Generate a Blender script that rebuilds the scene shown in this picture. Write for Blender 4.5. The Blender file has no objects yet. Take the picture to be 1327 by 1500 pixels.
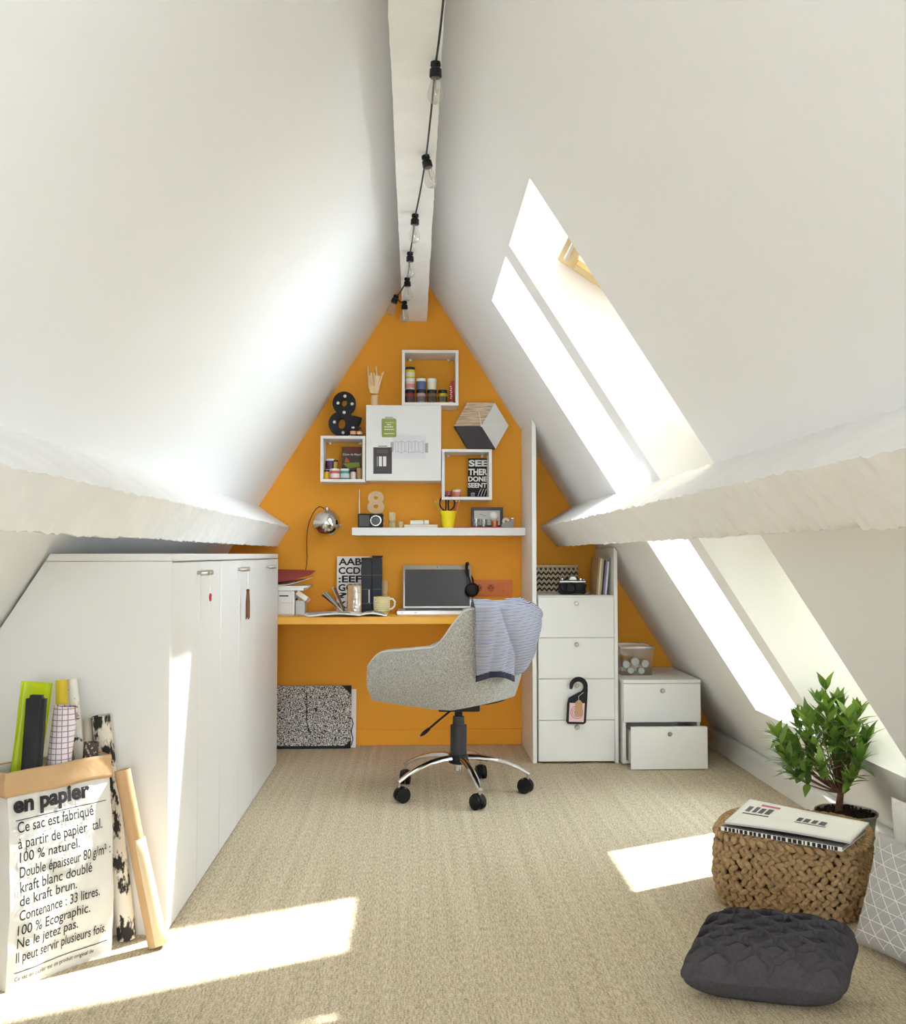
import bpy, bmesh, math, random
from mathutils import Vector, Matrix, noise
random.seed(7)
SC = bpy.context.scene
COL = SC.collection
PI = math.pi

# ------------------------------------------------------------------ camera
F_PX, EYE = 1450.0, 1.05
YAW, PITCH = math.radians(2.2688), math.radians(2.4484)
cam_d = bpy.data.cameras.new('camera')
cam_d.sensor_fit = 'HORIZONTAL'
cam_d.sensor_width = 36.0
cam_d.lens = 36.0 * F_PX / 1327.0
cam_d.clip_start = 0.02
cam = bpy.data.objects.new('camera', cam_d)
cam.location = (0, 0, EYE)
cam.rotation_euler = (PI / 2 + PITCH, 0, -YAW)
COL.objects.link(cam)
SC.camera = cam

# ------------------------------------------------------------------ light
W = bpy.data.worlds.new('world')
SC.world = W
W.use_nodes = True
W.node_tree.nodes['Background'].inputs['Color'].default_value = (0.795, 0.89, 1.0, 1)
W.node_tree.nodes['Background'].inputs['Strength'].default_value = 10.3
sun_d = bpy.data.lights.new('sun', 'SUN')
sun_d.energy = 17.0
sun_d.angle = math.radians(1.0)
sun_d.color = (1.0, 0.98, 0.965)
sun = bpy.data.objects.new('sun', sun_d)
SUN_DIR = Vector((-0.73, -0.68, -1.0)).normalized()
sun.rotation_euler = SUN_DIR.to_track_quat('-Z', 'Y').to_euler()
COL.objects.link(sun)
fill_d = bpy.data.lights.new('added_gable_fill', 'AREA')  # added area light behind the camera, fills the room from the front
fill_d.shape = 'RECTANGLE'
fill_d.size, fill_d.size_y = 1.7, 1.3
fill_d.energy = 48.0
fill_d.color = (0.92, 0.96, 1.0)
fill = bpy.data.objects.new('added_gable_fill', fill_d)
fill.location = (0, -4.97, 1.1)
fill.rotation_euler = (PI / 2, 0, 0)
COL.objects.link(fill)
VS = SC.view_settings
VS.view_transform = 'Standard'
VS.look = 'None'
VS.gamma = 1.0
VS.use_curve_mapping = False
VS.exposure = 0.07
SC.cycles.diffuse_bounces = 8
SC.cycles.max_bounces = 14
SC.cycles.transparent_max_bounces = 24

# ------------------------------------------------------------------ pixel -> place (a point at a known depth Y)
_f = Vector((math.sin(YAW) * math.cos(PITCH), math.cos(YAW) * math.cos(PITCH), math.sin(PITCH)))
_r = Vector((math.cos(YAW), -math.sin(YAW), 0))
_u = _r.cross(_f)
def at(x, y, Y):
    d = _r * ((x - 663.5) / F_PX) + _u * ((750 - y) / F_PX) + _f
    return Vector((0, 0, EYE)) + d * (Y / d.y)
def on_z(x, y, Z=0.0):
    d = _r * ((x - 663.5) / F_PX) + _u * ((750 - y) / F_PX) + _f
    return Vector((0, 0, EYE)) + d * ((Z - EYE) / d.z)
def wid(px, Y):
    return px * Y / F_PX

# ------------------------------------------------------------------ materials
def srgb(c):
    def l(v):
        v /= 255.0
        return v / 12.92 if v <= 0.04045 else ((v + 0.055) / 1.055) ** 2.4
    return (l(c[0]), l(c[1]), l(c[2]), 1)
MATS = {}
def mat(name, col=(200, 200, 200), rough=0.5, metal=0.0, bump=0.0, bscale=60.0, var=0.0, vscale=8.0, emit=0.0, spec=0.5):
    if name in MATS:
        return MATS[name]
    m = bpy.data.materials.new(name)
    m.use_nodes = True
    nt = m.node_tree
    b = nt.nodes['Principled BSDF']
    c = srgb(col)
    b.inputs['Base Color'].default_value = c
    b.inputs['Roughness'].default_value = rough
    b.inputs['Metallic'].default_value = metal
    b.inputs['Specular IOR Level'].default_value = spec
    if emit:
        b.inputs['Emission Color'].default_value = c
        b.inputs['Emission Strength'].default_value = emit
    tc = nt.nodes.new('ShaderNodeTexCoord')
    if var:
        n = nt.nodes.new('ShaderNodeTexNoise')
        n.inputs['Scale'].default_value = vscale
        n.inputs['Detail'].default_value = 5
        nt.links.new(tc.outputs['Object'], n.inputs['Vector'])
        r = nt.nodes.new('ShaderNodeValToRGB')
        r.color_ramp.elements[0].position = 0.3
        r.color_ramp.elements[1].position = 0.7
        r.color_ramp.elements[0].color = tuple(v * (1 - var) for v in c[:3]) + (1,)
        r.color_ramp.elements[1].color = tuple(min(1, v * (1 + var)) for v in c[:3]) + (1,)
        nt.links.new(n.outputs['Fac'], r.inputs['Fac'])
        nt.links.new(r.outputs['Color'], b.inputs['Base Color'])
    if bump:
        n2 = nt.nodes.new('ShaderNodeTexNoise')
        n2.inputs['Scale'].default_value = bscale
        n2.inputs['Detail'].default_value = 6
        nt.links.new(tc.outputs['Object'], n2.inputs['Vector'])
        bp = nt.nodes.new('ShaderNodeBump')
        bp.inputs['Strength'].default_value = bump
        bp.inputs['Distance'].default_value = 0.01
        nt.links.new(n2.outputs['Fac'], bp.inputs['Height'])
        nt.links.new(bp.outputs['Normal'], b.inputs['Normal'])
    MATS[name] = m
    return m
def nodes_of(m):
    return m.node_tree, m.node_tree.nodes['Principled BSDF']
def clear_glass(name, tint=(255, 255, 255), gloss=0.08, rough=0.02):
    m = bpy.data.materials.new(name)
    m.use_nodes = True
    nt = m.node_tree
    nt.nodes.clear()
    o = nt.nodes.new('ShaderNodeOutputMaterial')
    t = nt.nodes.new('ShaderNodeBsdfTransparent')
    t.inputs['Color'].default_value = srgb(tint)
    g = nt.nodes.new('ShaderNodeBsdfGlossy')
    g.inputs['Roughness'].default_value = rough
    lw = nt.nodes.new('ShaderNodeLayerWeight')
    lw.inputs['Blend'].default_value = 0.25
    mr = nt.nodes.new('ShaderNodeMapRange')
    mr.inputs['To Min'].default_value = gloss
    mr.inputs['To Max'].default_value = min(1, gloss + 0.55)
    mx = nt.nodes.new('ShaderNodeMixShader')
    nt.links.new(lw.outputs['Facing'], mr.inputs['Value'])
    nt.links.new(mr.outputs['Result'], mx.inputs['Fac'])
    nt.links.new(t.outputs[0], mx.inputs[1])
    nt.links.new(g.outputs[0], mx.inputs[2])
    nt.links.new(mx.outputs[0], o.inputs['Surface'])
    MATS[name] = m
    return m
def ramp(nt, fac, stops, interp='LINEAR'):
    r = nt.nodes.new('ShaderNodeValToRGB')
    r.color_ramp.interpolation = interp
    while len(r.color_ramp.elements) < len(stops):
        r.color_ramp.elements.new(0.5)
    for e, (p, c) in zip(r.color_ramp.elements, stops):
        e.position = p
        e.color = srgb(c)
    nt.links.new(fac, r.inputs['Fac'])
    return r.outputs['Color']
def mapped(nt, scale, rot=(0, 0, 0)):
    tc = nt.nodes.new('ShaderNodeTexCoord')
    mp = nt.nodes.new('ShaderNodeMapping')
    mp.inputs['Scale'].default_value = scale
    mp.inputs['Rotation'].default_value = rot
    nt.links.new(tc.outputs['Object'], mp.inputs['Vector'])
    return mp.outputs['Vector']
def noise_n(nt, vec, scale=1.0, detail=4, rough=0.5):
    n = nt.nodes.new('ShaderNodeTexNoise')
    n.inputs['Scale'].default_value = scale
    n.inputs['Detail'].default_value = detail
    n.inputs['Roughness'].default_value = rough
    nt.links.new(vec, n.inputs['Vector'])
    return n.outputs['Fac']
def bump_n(nt, b, h, strength=0.4, dist=0.005):
    bp = nt.nodes.new('ShaderNodeBump')
    bp.inputs['Strength'].default_value = strength
    bp.inputs['Distance'].default_value = dist
    nt.links.new(h, bp.inputs['Height'])
    nt.links.new(bp.outputs['Normal'], b.inputs['Normal'])

M_PLASTER = mat('plaster_white', (243, 243, 244), 0.85, bump=0.05, bscale=25)
M_BEAM = mat('painted_beam', (241, 240, 239), 0.8, bump=0.55, bscale=16, var=0.03, vscale=9)
M_ORANGE = mat('orange_paint', (238, 166, 48), 0.75, bump=0.05, bscale=90)
M_DESK = mat('orange_desk', (240, 174, 48), 0.35, bump=0.02, bscale=40)
M_WHITE = mat('white_lacquer', (229, 229, 228), 0.38)
M_WHITE2 = mat('white_melamine', (240, 240, 236), 0.45)
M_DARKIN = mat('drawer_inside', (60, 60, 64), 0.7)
M_PINE = mat('pine', (232, 205, 150), 0.5, var=0.06, vscale=14)
M_BLACK = mat('black_plastic', (26, 26, 28), 0.45, spec=0.25)
M_BLACKM = mat('black_matte', (36, 36, 40), 0.8)
M_CHROME = mat('chrome', (226, 226, 228), 0.08, 1.0)
M_STEEL = mat('steel', (190, 188, 184), 0.28, 1.0)
M_PAPER = mat('paper_white', (240, 239, 235), 0.8)
M_KRAFT = mat('kraft', (196, 160, 118), 0.8, bump=0.25, bscale=30, var=0.06, vscale=10)
M_INK = mat('ink', (38, 36, 38), 0.8)
M_GLASS = clear_glass('window_glass', (252, 255, 255), 0.03)
M_BULB = clear_glass('bulb_glass', (246, 246, 244), 0.10)
M_CLEAR = clear_glass('clear_plastic', (236, 240, 240), 0.10, 0.15)
M_WOOD = mat('light_wood', (236, 208, 164), 0.5, var=0.05, vscale=20)
M_YELLOW = mat('yellow', (246, 226, 20), 0.45)

def carpet():
    m = mat('sisal_carpet', (205, 190, 160), 0.95, spec=0.1)
    nt, b = nodes_of(m)
    n1 = noise_n(nt, mapped(nt, (230, 36, 1)), 1, 3)
    n2 = noise_n(nt, mapped(nt, (190, 260, 1)), 1, 2)
    n3 = noise_n(nt, mapped(nt, (40, 0.8, 1)), 1, 3)
    def ma(x, k, add=None):
        q = nt.nodes.new('ShaderNodeMath'); q.operation = 'MULTIPLY_ADD'
        nt.links.new(x, q.inputs[0]); q.inputs[1].default_value = k
        if add is None: q.inputs[2].default_value = 0
        else: nt.links.new(add, q.inputs[2])
        return q.outputs[0]
    h = ma(n1, 0.40, ma(n2, 0.45, ma(n3, 0.15)))
    c = ramp(nt, h, [(0.37, (150, 136, 110)), (0.5, (197, 183, 156)), (0.61, (222, 210, 186))])
    nt.links.new(c, b.inputs['Base Color'])
    bump_n(nt, b, h, 0.55, 0.004)
    return m
M_CARPET = carpet()
def fabric_grey():
    m = mat('grey_tweed', (170, 167, 162), 0.95, spec=0.1)
    nt, b = nodes_of(m)
    n1 = noise_n(nt, mapped(nt, (520, 520, 90)), 1, 3)
    n2 = noise_n(nt, mapped(nt, (150, 150, 620)), 1, 3)
    a = nt.nodes.new('ShaderNodeMath'); a.operation = 'ADD'
    nt.links.new(n1, a.inputs[0]); nt.links.new(n2, a.inputs[1])
    c = ramp(nt, a.outputs[0], [(0.78, (104, 101, 98)), (1.0, (172, 169, 163)), (1.2, (214, 211, 204))])
    # ramp positions are clamped to 0..1, so halve the sum
    a.operation = 'ADD'
    hlf = nt.nodes.new('ShaderNodeMath'); hlf.operation = 'MULTIPLY'; hlf.inputs[1].default_value = 0.5
    nt.links.new(a.outputs[0], hlf.inputs[0])
    c = ramp(nt, hlf.outputs[0], [(0.36, (120, 117, 113)), (0.5, (168, 165, 159)), (0.64, (204, 201, 194))])
    nt.links.new(c, b.inputs['Base Color'])
    bump_n(nt, b, hlf.outputs[0], 0.4, 0.003)
    return m
M_TWEED = fabric_grey()
def two_tone(name, c0, c1, kind, scale, thr=0.5, rough=0.8, rot=(0, 0, 0)):
    m = mat(name, c0, rough)
    nt, b = nodes_of(m)
    v = mapped(nt, scale, rot)
    if kind == 'noise':
        f = noise_n(nt, v, 1, 4, 0.6)
    elif kind == 'voronoi':
        n = nt.nodes.new('ShaderNodeTexVoronoi'); n.inputs['Scale'].default_value = 1
        nt.links.new(v, n.inputs['Vector']); f = n.outputs['Distance']
    else:
        n = nt.nodes.new('ShaderNodeTexWave'); n.inputs['Scale'].default_value = 1
        n.bands_direction = kind
        nt.links.new(v, n.inputs['Vector']); f = n.outputs['Fac']
    c = ramp(nt, f, [(thr - 0.03, c0), (thr + 0.03, c1)])
    nt.links.new(c, b.inputs['Base Color'])
    return m
M_MARBLED = two_tone('marbled_paper', (24, 24, 26), (226, 224, 220), 'noise', (190, 190, 190), 0.5)
M_SPECK = two_tone('speckled_dark', (70, 58, 52), (190, 180, 170), 'noise', (150, 150, 90), 0.6)
M_STRIPE = two_tone('navy_stripe_knit', (40, 44, 70), (190, 190, 198), 'Z', (1, 1, 60), 0.56, 0.95)
M_BIRCH = two_tone('birch_print', (226, 218, 204), (40, 36, 36), 'noise', (34, 34, 16), 0.53)
M_FLORAL = two_tone('floral_paper', (232, 230, 224), (60, 60, 70), 'noise', (40, 40, 40), 0.62)
M_CHEVBASE = mat('chevron_cream', (206, 192, 160), 0.85)

# ------------------------------------------------------------------ mesh builder
class MB:
    def __init__(s, M=None):
        s.v, s.f, s.M = [], [], M
    def add(s, vs, fs):
        o = len(s.v)
        s.v += [Vector(p) for p in vs]
        s.f += [tuple(i + o for i in f) for f in fs]
        return s
    def box(s, x0, x1, y0, y1, z0, z1):
        vs = [(x, y, z) for z in (z0, z1) for y in (y0, y1) for x in (x0, x1)]
        return s.add(vs, [(0, 2, 3, 1), (4, 5, 7, 6), (0, 1, 5, 4), (2, 6, 7, 3), (0, 4, 6, 2), (1, 3, 7, 5)])
    def obox(s, c, size, R=None):
        R = R or Matrix.Identity(3)
        h = [v / 2 for v in size]
        vs = [Vector(c) + R @ Vector((x * h[0], y * h[1], z * h[2])) for z in (-1, 1) for y in (-1, 1) for x in (-1, 1)]
        return s.add(vs, [(0, 2, 3, 1), (4, 5, 7, 6), (0, 1, 5, 4), (2, 6, 7, 3), (0, 4, 6, 2), (1, 3, 7, 5)])
    def prism(s, poly, vec):
        n = len(poly)
        vec = Vector(vec)
        vs = [Vector(p) for p in poly] + [Vector(p) + vec for p in poly]
        fs = [tuple(range(n))[::-1], tuple(range(n, 2 * n))] + [(i, (i + 1) % n, n + (i + 1) % n, n + i) for i in range(n)]
        return s.add(vs, fs)
    def cyl(s, p0, p1, r0, r1=None, n=16, caps=True):
        r1 = r0 if r1 is None else r1
        return s.lathe([(r0, 0), (r1, (Vector(p1) - Vector(p0)).length)], p0, Vector(p1) - Vector(p0), n, caps)
    def lathe(s, prof, p, axis=(0, 0, 1), n=20, caps=True):
        a = Vector(axis).normalized()
        t = Vector((1, 0, 0)) if abs(a.x) < 0.8 else Vector((0, 1, 0))
        e1 = (t - a * t.dot(a)).normalized()
        e2 = a.cross(e1)
        p = Vector(p)
        vs = [p + a * h + (e1 * math.cos(2 * PI * i / n) + e2 * math.sin(2 * PI * i / n)) * r for r, h in prof for i in range(n)]
        fs = [(k * n + i, k * n + (i + 1) % n, (k + 1) * n + (i + 1) % n, (k + 1) * n + i) for k in range(len(prof) - 1) for i in range(n)]
        if caps:
            fs.append(tuple(range(n))[::-1])
            fs.append(tuple(range((len(prof) - 1) * n, len(prof) * n)))
        return s.add(vs, fs)
    def sphere(s, c, r, n=14, m=8, R=None):
        r = (r, r, r) if isinstance(r, (int, float)) else r
        R = R or Matrix.Identity(3)
        c = Vector(c)
        vs = [c + R @ Vector((0, 0, -r[2]))]
        for k in range(1, m):
            t = -PI / 2 + PI * k / m
            vs += [c + R @ Vector((r[0] * math.cos(t) * math.cos(2 * PI * i / n), r[1] * math.cos(t) * math.sin(2 * PI * i / n), r[2] * math.sin(t))) for i in range(n)]
        vs.append(c + R @ Vector((0, 0, r[2])))
        fs = [(0, 1 + (i + 1) % n, 1 + i) for i in range(n)]
        for k in range(m - 2):
            fs += [(1 + k * n + i, 1 + k * n + (i + 1) % n, 1 + (k + 1) * n + (i + 1) % n, 1 + (k + 1) * n + i) for i in range(n)]
        L = len(vs) - 1
        fs += [(L, 1 + (m - 2) * n + i, 1 + (m - 2) * n + (i + 1) % n) for i in range(n)]
        return s.add(vs, fs)
    def tube(s, pts, r, n=8, caps=True):
        pts = [Vector(p) for p in pts]
        rs = r if isinstance(r, (list, tuple)) else [r] * len(pts)
        vs, fs = [], []
        up = None
        for i, p in enumerate(pts):
            d = (pts[min(i + 1, len(pts) - 1)] - pts[max(i - 1, 0)]).normalized()
            if up is None:
                t = Vector((0, 0, 1)) if abs(d.z) < 0.9 else Vector((1, 0, 0))
                up = (t - d * t.dot(d)).normalized()
            else:
                up = (up - d * up.dot(d)).normalized()
            sd = d.cross(up)
            vs += [p + (up * math.cos(2 * PI * k / n) + sd * math.sin(2 * PI * k / n)) * rs[i] for k in range(n)]
        for i in range(len(pts) - 1):
            fs += [(i * n + k, i * n + (k + 1) % n, (i + 1) * n + (k + 1) % n, (i + 1) * n + k) for k in range(n)]
        if caps:
            fs.append(tuple(range(n))[::-1])
            fs.append(tuple(range((len(pts) - 1) * n, len(pts) * n)))
        return s.add(vs, fs)
    def grid(s, fn, nu, nv, cu=False):
        vs = [fn(i / (nu if cu else nu - 1), j / (nv - 1)) for j in range(nv) for i in range(nu)]
        fs = [(j * nu + i, j * nu + (i + 1) % nu, (j + 1) * nu + (i + 1) % nu, (j + 1) * nu + i) for j in range(nv - 1) for i in range(nu if cu else nu - 1)]
        return s.add(vs, fs)
    def build(s, name, material, parent=None, bevel=0.0, segs=1, smooth=True, solid=0.0, origin=None, sharp=40, recalc=True):
        if parent is not None:
            root = parent
            while root.parent is not None:
                root = root.parent
            org = root.location.copy()
        else:
            org = Vector(origin) if origin is not None else None
        vs = [s.M @ p for p in s.v] if s.M is not None else s.v
        if org is None:
            zs = min(p.z for p in vs)
            org = Vector((sum(p.x for p in vs) / len(vs), sum(p.y for p in vs) / len(vs), zs))
        bm = bmesh.new()
        bv = [bm.verts.new(p - org) for p in vs]
        for f in s.f:
            try:
                bm.faces.new([bv[i] for i in f])
            except ValueError:
                pass
        if recalc:
            bmesh.ops.recalc_face_normals(bm, faces=bm.faces)
        if bevel:
            ed = [e for e in bm.edges if len(e.link_faces) == 2 and e.calc_face_angle(0) > 0.5]
            bmesh.ops.bevel(bm, geom=ed, offset=bevel, segments=segs, affect='EDGES', clamp_overlap=True)
        me = bpy.data.meshes.new(name)
        bm.to_mesh(me)
        bm.free()
        if smooth:
            me.polygons.foreach_set('use_smooth', [True] * len(me.polygons))
            me.set_sharp_from_angle(angle=math.radians(sharp))
        for mm in (material if isinstance(material, (list, tuple)) else [material]):
            me.materials.append(mm)
        o = bpy.data.objects.new(name, me)
        COL.objects.link(o)
        if parent is not None:
            o.parent = parent
        else:
            o.location = org
        if solid:
            md = o.modifiers.new('thickness', 'SOLIDIFY')
            md.thickness = solid
            md.offset = 0
        return o

def thing(name, label, cat, loc, group=None):
    o = bpy.data.objects.new(name, None)
    o.empty_display_size = 0.05
    COL.objects.link(o)
    o.location = loc
    return tag(o, label, cat, group)
def tag(o, label, cat, group=None):
    o['label'] = label
    o['category'] = cat
    if group:
        o['group'] = group
    return o
def structure(o, label=None, cat=None):
    o['kind'] = 'structure'
    if label:
        o['label'] = label
        o['category'] = cat
    return o
def frame3(o, x, y):
    x, y = Vector(x).normalized(), Vector(y)
    y = (y - x * y.dot(x)).normalized()
    z = x.cross(y)
    m = Matrix((x, y, z)).transposed().to_4x4()
    m.translation = Vector(o)
    return m
FRONT = ((1, 0, 0), (0, 0, 1))           # faces the camera (-Y)
def text_mb(body, size, extrude=0.0, offset=0.0, width=None, align='LEFT', shear=0.0):
    """letters as a flat or extruded mesh in local x (right) / y (up) / z (out)"""
    cu = bpy.data.curves.new('t', 'FONT')
    cu.body = body
    cu.size = size
    cu.extrude = extrude
    cu.offset = offset
    cu.align_x = align
    cu.shear = shear
    cu.resolution_u = 4
    ob = bpy.data.objects.new('t', cu)
    me = bpy.data.meshes.new_from_object(ob)
    mb = MB()
    vs = [v.co.copy() for v in me.vertices]
    if width and vs:
        x0, x1 = min(v.x for v in vs), max(v.x for v in vs)
        k = width / (x1 - x0)
        for v in vs:
            v.x = (v.x - x0) * k
    mb.add(vs, [tuple(p.vertices) for p in me.polygons])
    bpy.data.objects.remove(ob)
    bpy.data.curves.remove(cu)
    bpy.data.meshes.remove(me)
    return mb
def text_on(parent, body, o, x, y, size, material, width=None, offset=0.0, name='lettering', align='LEFT', shear=0.0, height=None):
    mb = text_mb(body, size, 0.0, offset, width, align, shear)
    if height:
        z0, z1 = min(v.y for v in mb.v), max(v.y for v in mb.v)
        for v in mb.v:
            v.y = (v.y - z0) * height / (z1 - z0)
    mb.M = frame3(o, x, y)
    return mb.build(name, material, parent, smooth=False, recalc=False)

# ------------------------------------------------------------------ the room
YW, YB = 5.511, -5.0
APX, APZ = 0.009, 2.667
TAN = 1.558
CE, SE = 0.5402, 0.8416                     # fall line of the slopes
XR, XL = APX + APZ / TAN, APX - APZ / TAN
def sx_r(z): return APX + (APZ - z) / TAN
def sx_l(z): return APX - (APZ - z) / TAN
def SR(q, Y, d=0.0):                        # right slope: q down the fall line, d outwards
    return Vector((APX + CE * q + SE * d, Y, APZ - SE * q + CE * d))
QF = APZ / SE
fl = MB().box(XL - 0.3, XR + 0.3, YB, YW + 0.1, -0.1, 0).build('floor', M_CARPET, smooth=False, origin=(0, 0, 0))
structure(fl, 'beige sisal carpet with fine ribbed weave covering the attic floor', 'carpet')
structure(MB().prism([(XL - 0.1, YW, 0), (XR + 0.1, YW, 0), (APX, YW, APZ + 0.15)], (0, 0.1, 0)).build('wall_back', M_ORANGE, smooth=False, origin=(0, YW, 0)))
structure(MB().prism([(XL, YB, 0), (APX, YB, APZ), (APX, YW, APZ), (XL, YW, 0)], (-SE * 0.08, 0, CE * 0.08)).build('wall_left', M_PLASTER, smooth=False, origin=(XL, 0, 0)))
# right slope with two tall window openings, an added unseen one for light, their reveals and the outer roof skin
WQ0, WQ1, WD = 0.61, 2.72, 0.30
WINS = [(3.615, 4.255), (2.85, 3.482), (-0.35, 0.62)]
mb = MB()
ys = [YB, -0.35, 0.62, 2.85, 3.482, 3.615, 4.255, YW + 0.1]
qs = [0, WQ0, WQ1, QF]
for d in (0.0, WD):
    for i in range(7):
        q0_ = WQ0 - (0.14 if d > 0 and i == 5 else 0)
        qs = [0, q0_, WQ1, QF]
        for j in range(3):
            if j == 1 and i % 2 == 1:
                continue
            mb.add([SR(qs[j], ys[i], d), SR(qs[j], ys[i + 1], d), SR(qs[j + 1], ys[i + 1], d), SR(qs[j + 1], ys[i], d)], [(0, 1, 2, 3)])
for (y0, y1) in WINS:
    c = [(WQ0, y0), (WQ0, y1), (WQ1, y1), (WQ1, y0)]
    for k in range(4):
        a, b = c[k], c[(k + 1) % 4]
        sp_ = lambda p_: (p_[0] - (0.14 if p_[0] == WQ0 and y0 > 3.5 else 0), p_[1])
        mb.add([SR(*a), SR(*b), SR(*sp_(b), WD), SR(*sp_(a), WD)], [(0, 1, 2, 3)])
structure(mb.build('wall_right', M_PLASTER, smooth=False, origin=(XR, 0, 0), recalc=False))
# gable behind the camera with an added window opening for the fill light
mb = MB()
wx, wz0, wz1 = 0.85, 0.45, 1.75
P = lambda x, z: (x, YB, z)
mb.add([P(XL, 0), P(XR, 0), P(XR - wz0 / TAN, wz0), P(XL + wz0 / TAN, wz0)], [(0, 1, 2, 3)])
mb.add([P(sx_l(wz0), wz0), P(-wx, wz0), P(-wx, wz1), P(sx_l(wz1), wz1)], [(0, 1, 2, 3)])
mb.add([P(sx_r(wz0), wz0), P(wx, wz0), P(wx, wz1), P(sx_r(wz1), wz1)], [(0, 1, 2, 3)])
mb.add([P(sx_l(wz1), wz1), P(sx_r(wz1), wz1), P(APX, APZ)], [(0, 1, 2)])
structure(mb.build('wall_front', M_PLASTER, smooth=False, origin=(0, YB, 0)))
# baseboards
xb = 1.612
structure(MB().prism([(xb, YB + 0.02, 0), (xb, YB + 0.02, 0.085), (xb + 0.012, YB + 0.02, 0.1), (sx_r(0.1) - 0.003, YB + 0.02, 0.1), (sx_r(0) - 0.003, YB + 0.02, 0)], (0, YW - YB - 0.03, 0)).build('baseboard_right', M_WHITE2, bevel=0.003, origin=(xb, 0, 0)))
structure(MB().box(XL + 0.08, 0.598, YW - 0.012, YW - 0.0005, 0.0, 0.088).build('baseboard_back', M_ORANGE, bevel=0.003))
# beams: rough plastered
def rough_loft(name, sec, y0, y1, ny, amp, label, sub=6):
    ring = []
    for i in range(len(sec)):
        a, b = Vector(sec[i]), Vector(sec[(i + 1) % len(sec)])
        ring += [a.lerp(b, k / sub) for k in range(sub)]
    n = len(ring)
    vs, fs = [], []
    for j in range(ny):
        y = y0 + (y1 - y0) * j / (ny - 1)
        for i, p in enumerate(ring):
            k = 2.0 if i % sub == 0 else (0.7 if i % sub in (1, sub - 1) else 0.25)
            q = Vector((p.x * 11, y * 14, p.y * 11))
            dx = noise.noise(q * 1.6) * 0.5 + noise.noise(q * 0.3) * 0.35 + noise.noise(q * 4.1) * 0.5
            dz = noise.noise(q * 1.6 + Vector((9, 4, 2))) * 0.5 + noise.noise(q * 0.3 + Vector((5, 5, 5))) * 0.35 + noise.noise(q * 4.1 + Vector((3, 1, 7))) * 0.5
            vs.append((p.x + dx * amp * k * 0.6, y, p.y + dz * amp * k * 0.6))
    for j in range(ny - 1):
        fs += [(j * n + i, j * n + (i + 1) % n, (j + 1) * n + (i + 1) % n, (j + 1) * n + i) for i in range(n)]
    fs += [tuple(range(n)), tuple(range((ny - 1) * n, ny * n))]
    o = MB().add(vs, fs).build(name, M_BEAM, origin=(sec[0][0], 0, 0), sharp=50)
    structure(o, label, 'beam')
    return o
rough_loft('trim_1', [(-0.063, 2.355), (0.071, 2.355), (0.071, 2.62), (-0.063, 2.62)], YB + 0.02, YW - 0.004, 500, 0.003, 'white painted ridge beam running along the top of the attic')
rough_loft('trim_2', [(-0.684, 1.199), (-0.752, 1.094), (-0.985, 1.12), (-1.0, 1.22), (-0.862, 1.318)], YB + 0.02, YW - 0.004, 700, 0.008, 'rough white plastered beam jutting from the sloping wall above the cupboards')
rough_loft('trim_3', [(0.703, 1.203), (0.797, 1.096), (1.0, 1.12), (1.01, 1.24), (0.882, 1.318)], YB + 0.02, YW - 0.004, 700, 0.008, 'rough white plastered beam crossing in front of the roof windows')

# roof windows
def slab_q(mb, q0, q1, y0, y1, d0, d1):
    mb.prism([SR(q0, y0, d0), SR(q1, y0, d0), SR(q1, y1, d0), SR(q0, y1, d0)], Vector((SE, 0, CE)) * (d1 - d0))
def frame_q(mb, q0, q1, y0, y1, d0, d1, w):
    slab_q(mb, q0, q0 + w, y0, y1, d0, d1); slab_q(mb, q1 - w, q1, y0, y1, d0, d1)
    slab_q(mb, q0 + w, q1 - w, y0, y0 + w, d0, d1); slab_q(mb, q0 + w, q1 - w, y1 - w, y1, d0, d1)
M_ADDED_BLIND = mat('added_white_blind', (240, 238, 230), 0.9)  # added to keep direct sun from entering by the near window
nt, b = nodes_of(M_ADDED_BLIND)
tr = nt.nodes.new('ShaderNodeBsdfTranslucent'); tr.inputs['Color'].default_value = srgb((235, 232, 222))
mx = nt.nodes.new('ShaderNodeMixShader'); mx.inputs['Fac'].default_value = 0.45
out = [n for n in nt.nodes if n.type == 'OUTPUT_MATERIAL'][0]
nt.links.new(b.outputs[0], mx.inputs[1]); nt.links.new(tr.outputs[0], mx.inputs[2]); nt.links.new(mx.outputs[0], out.inputs['Surface'])
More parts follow.
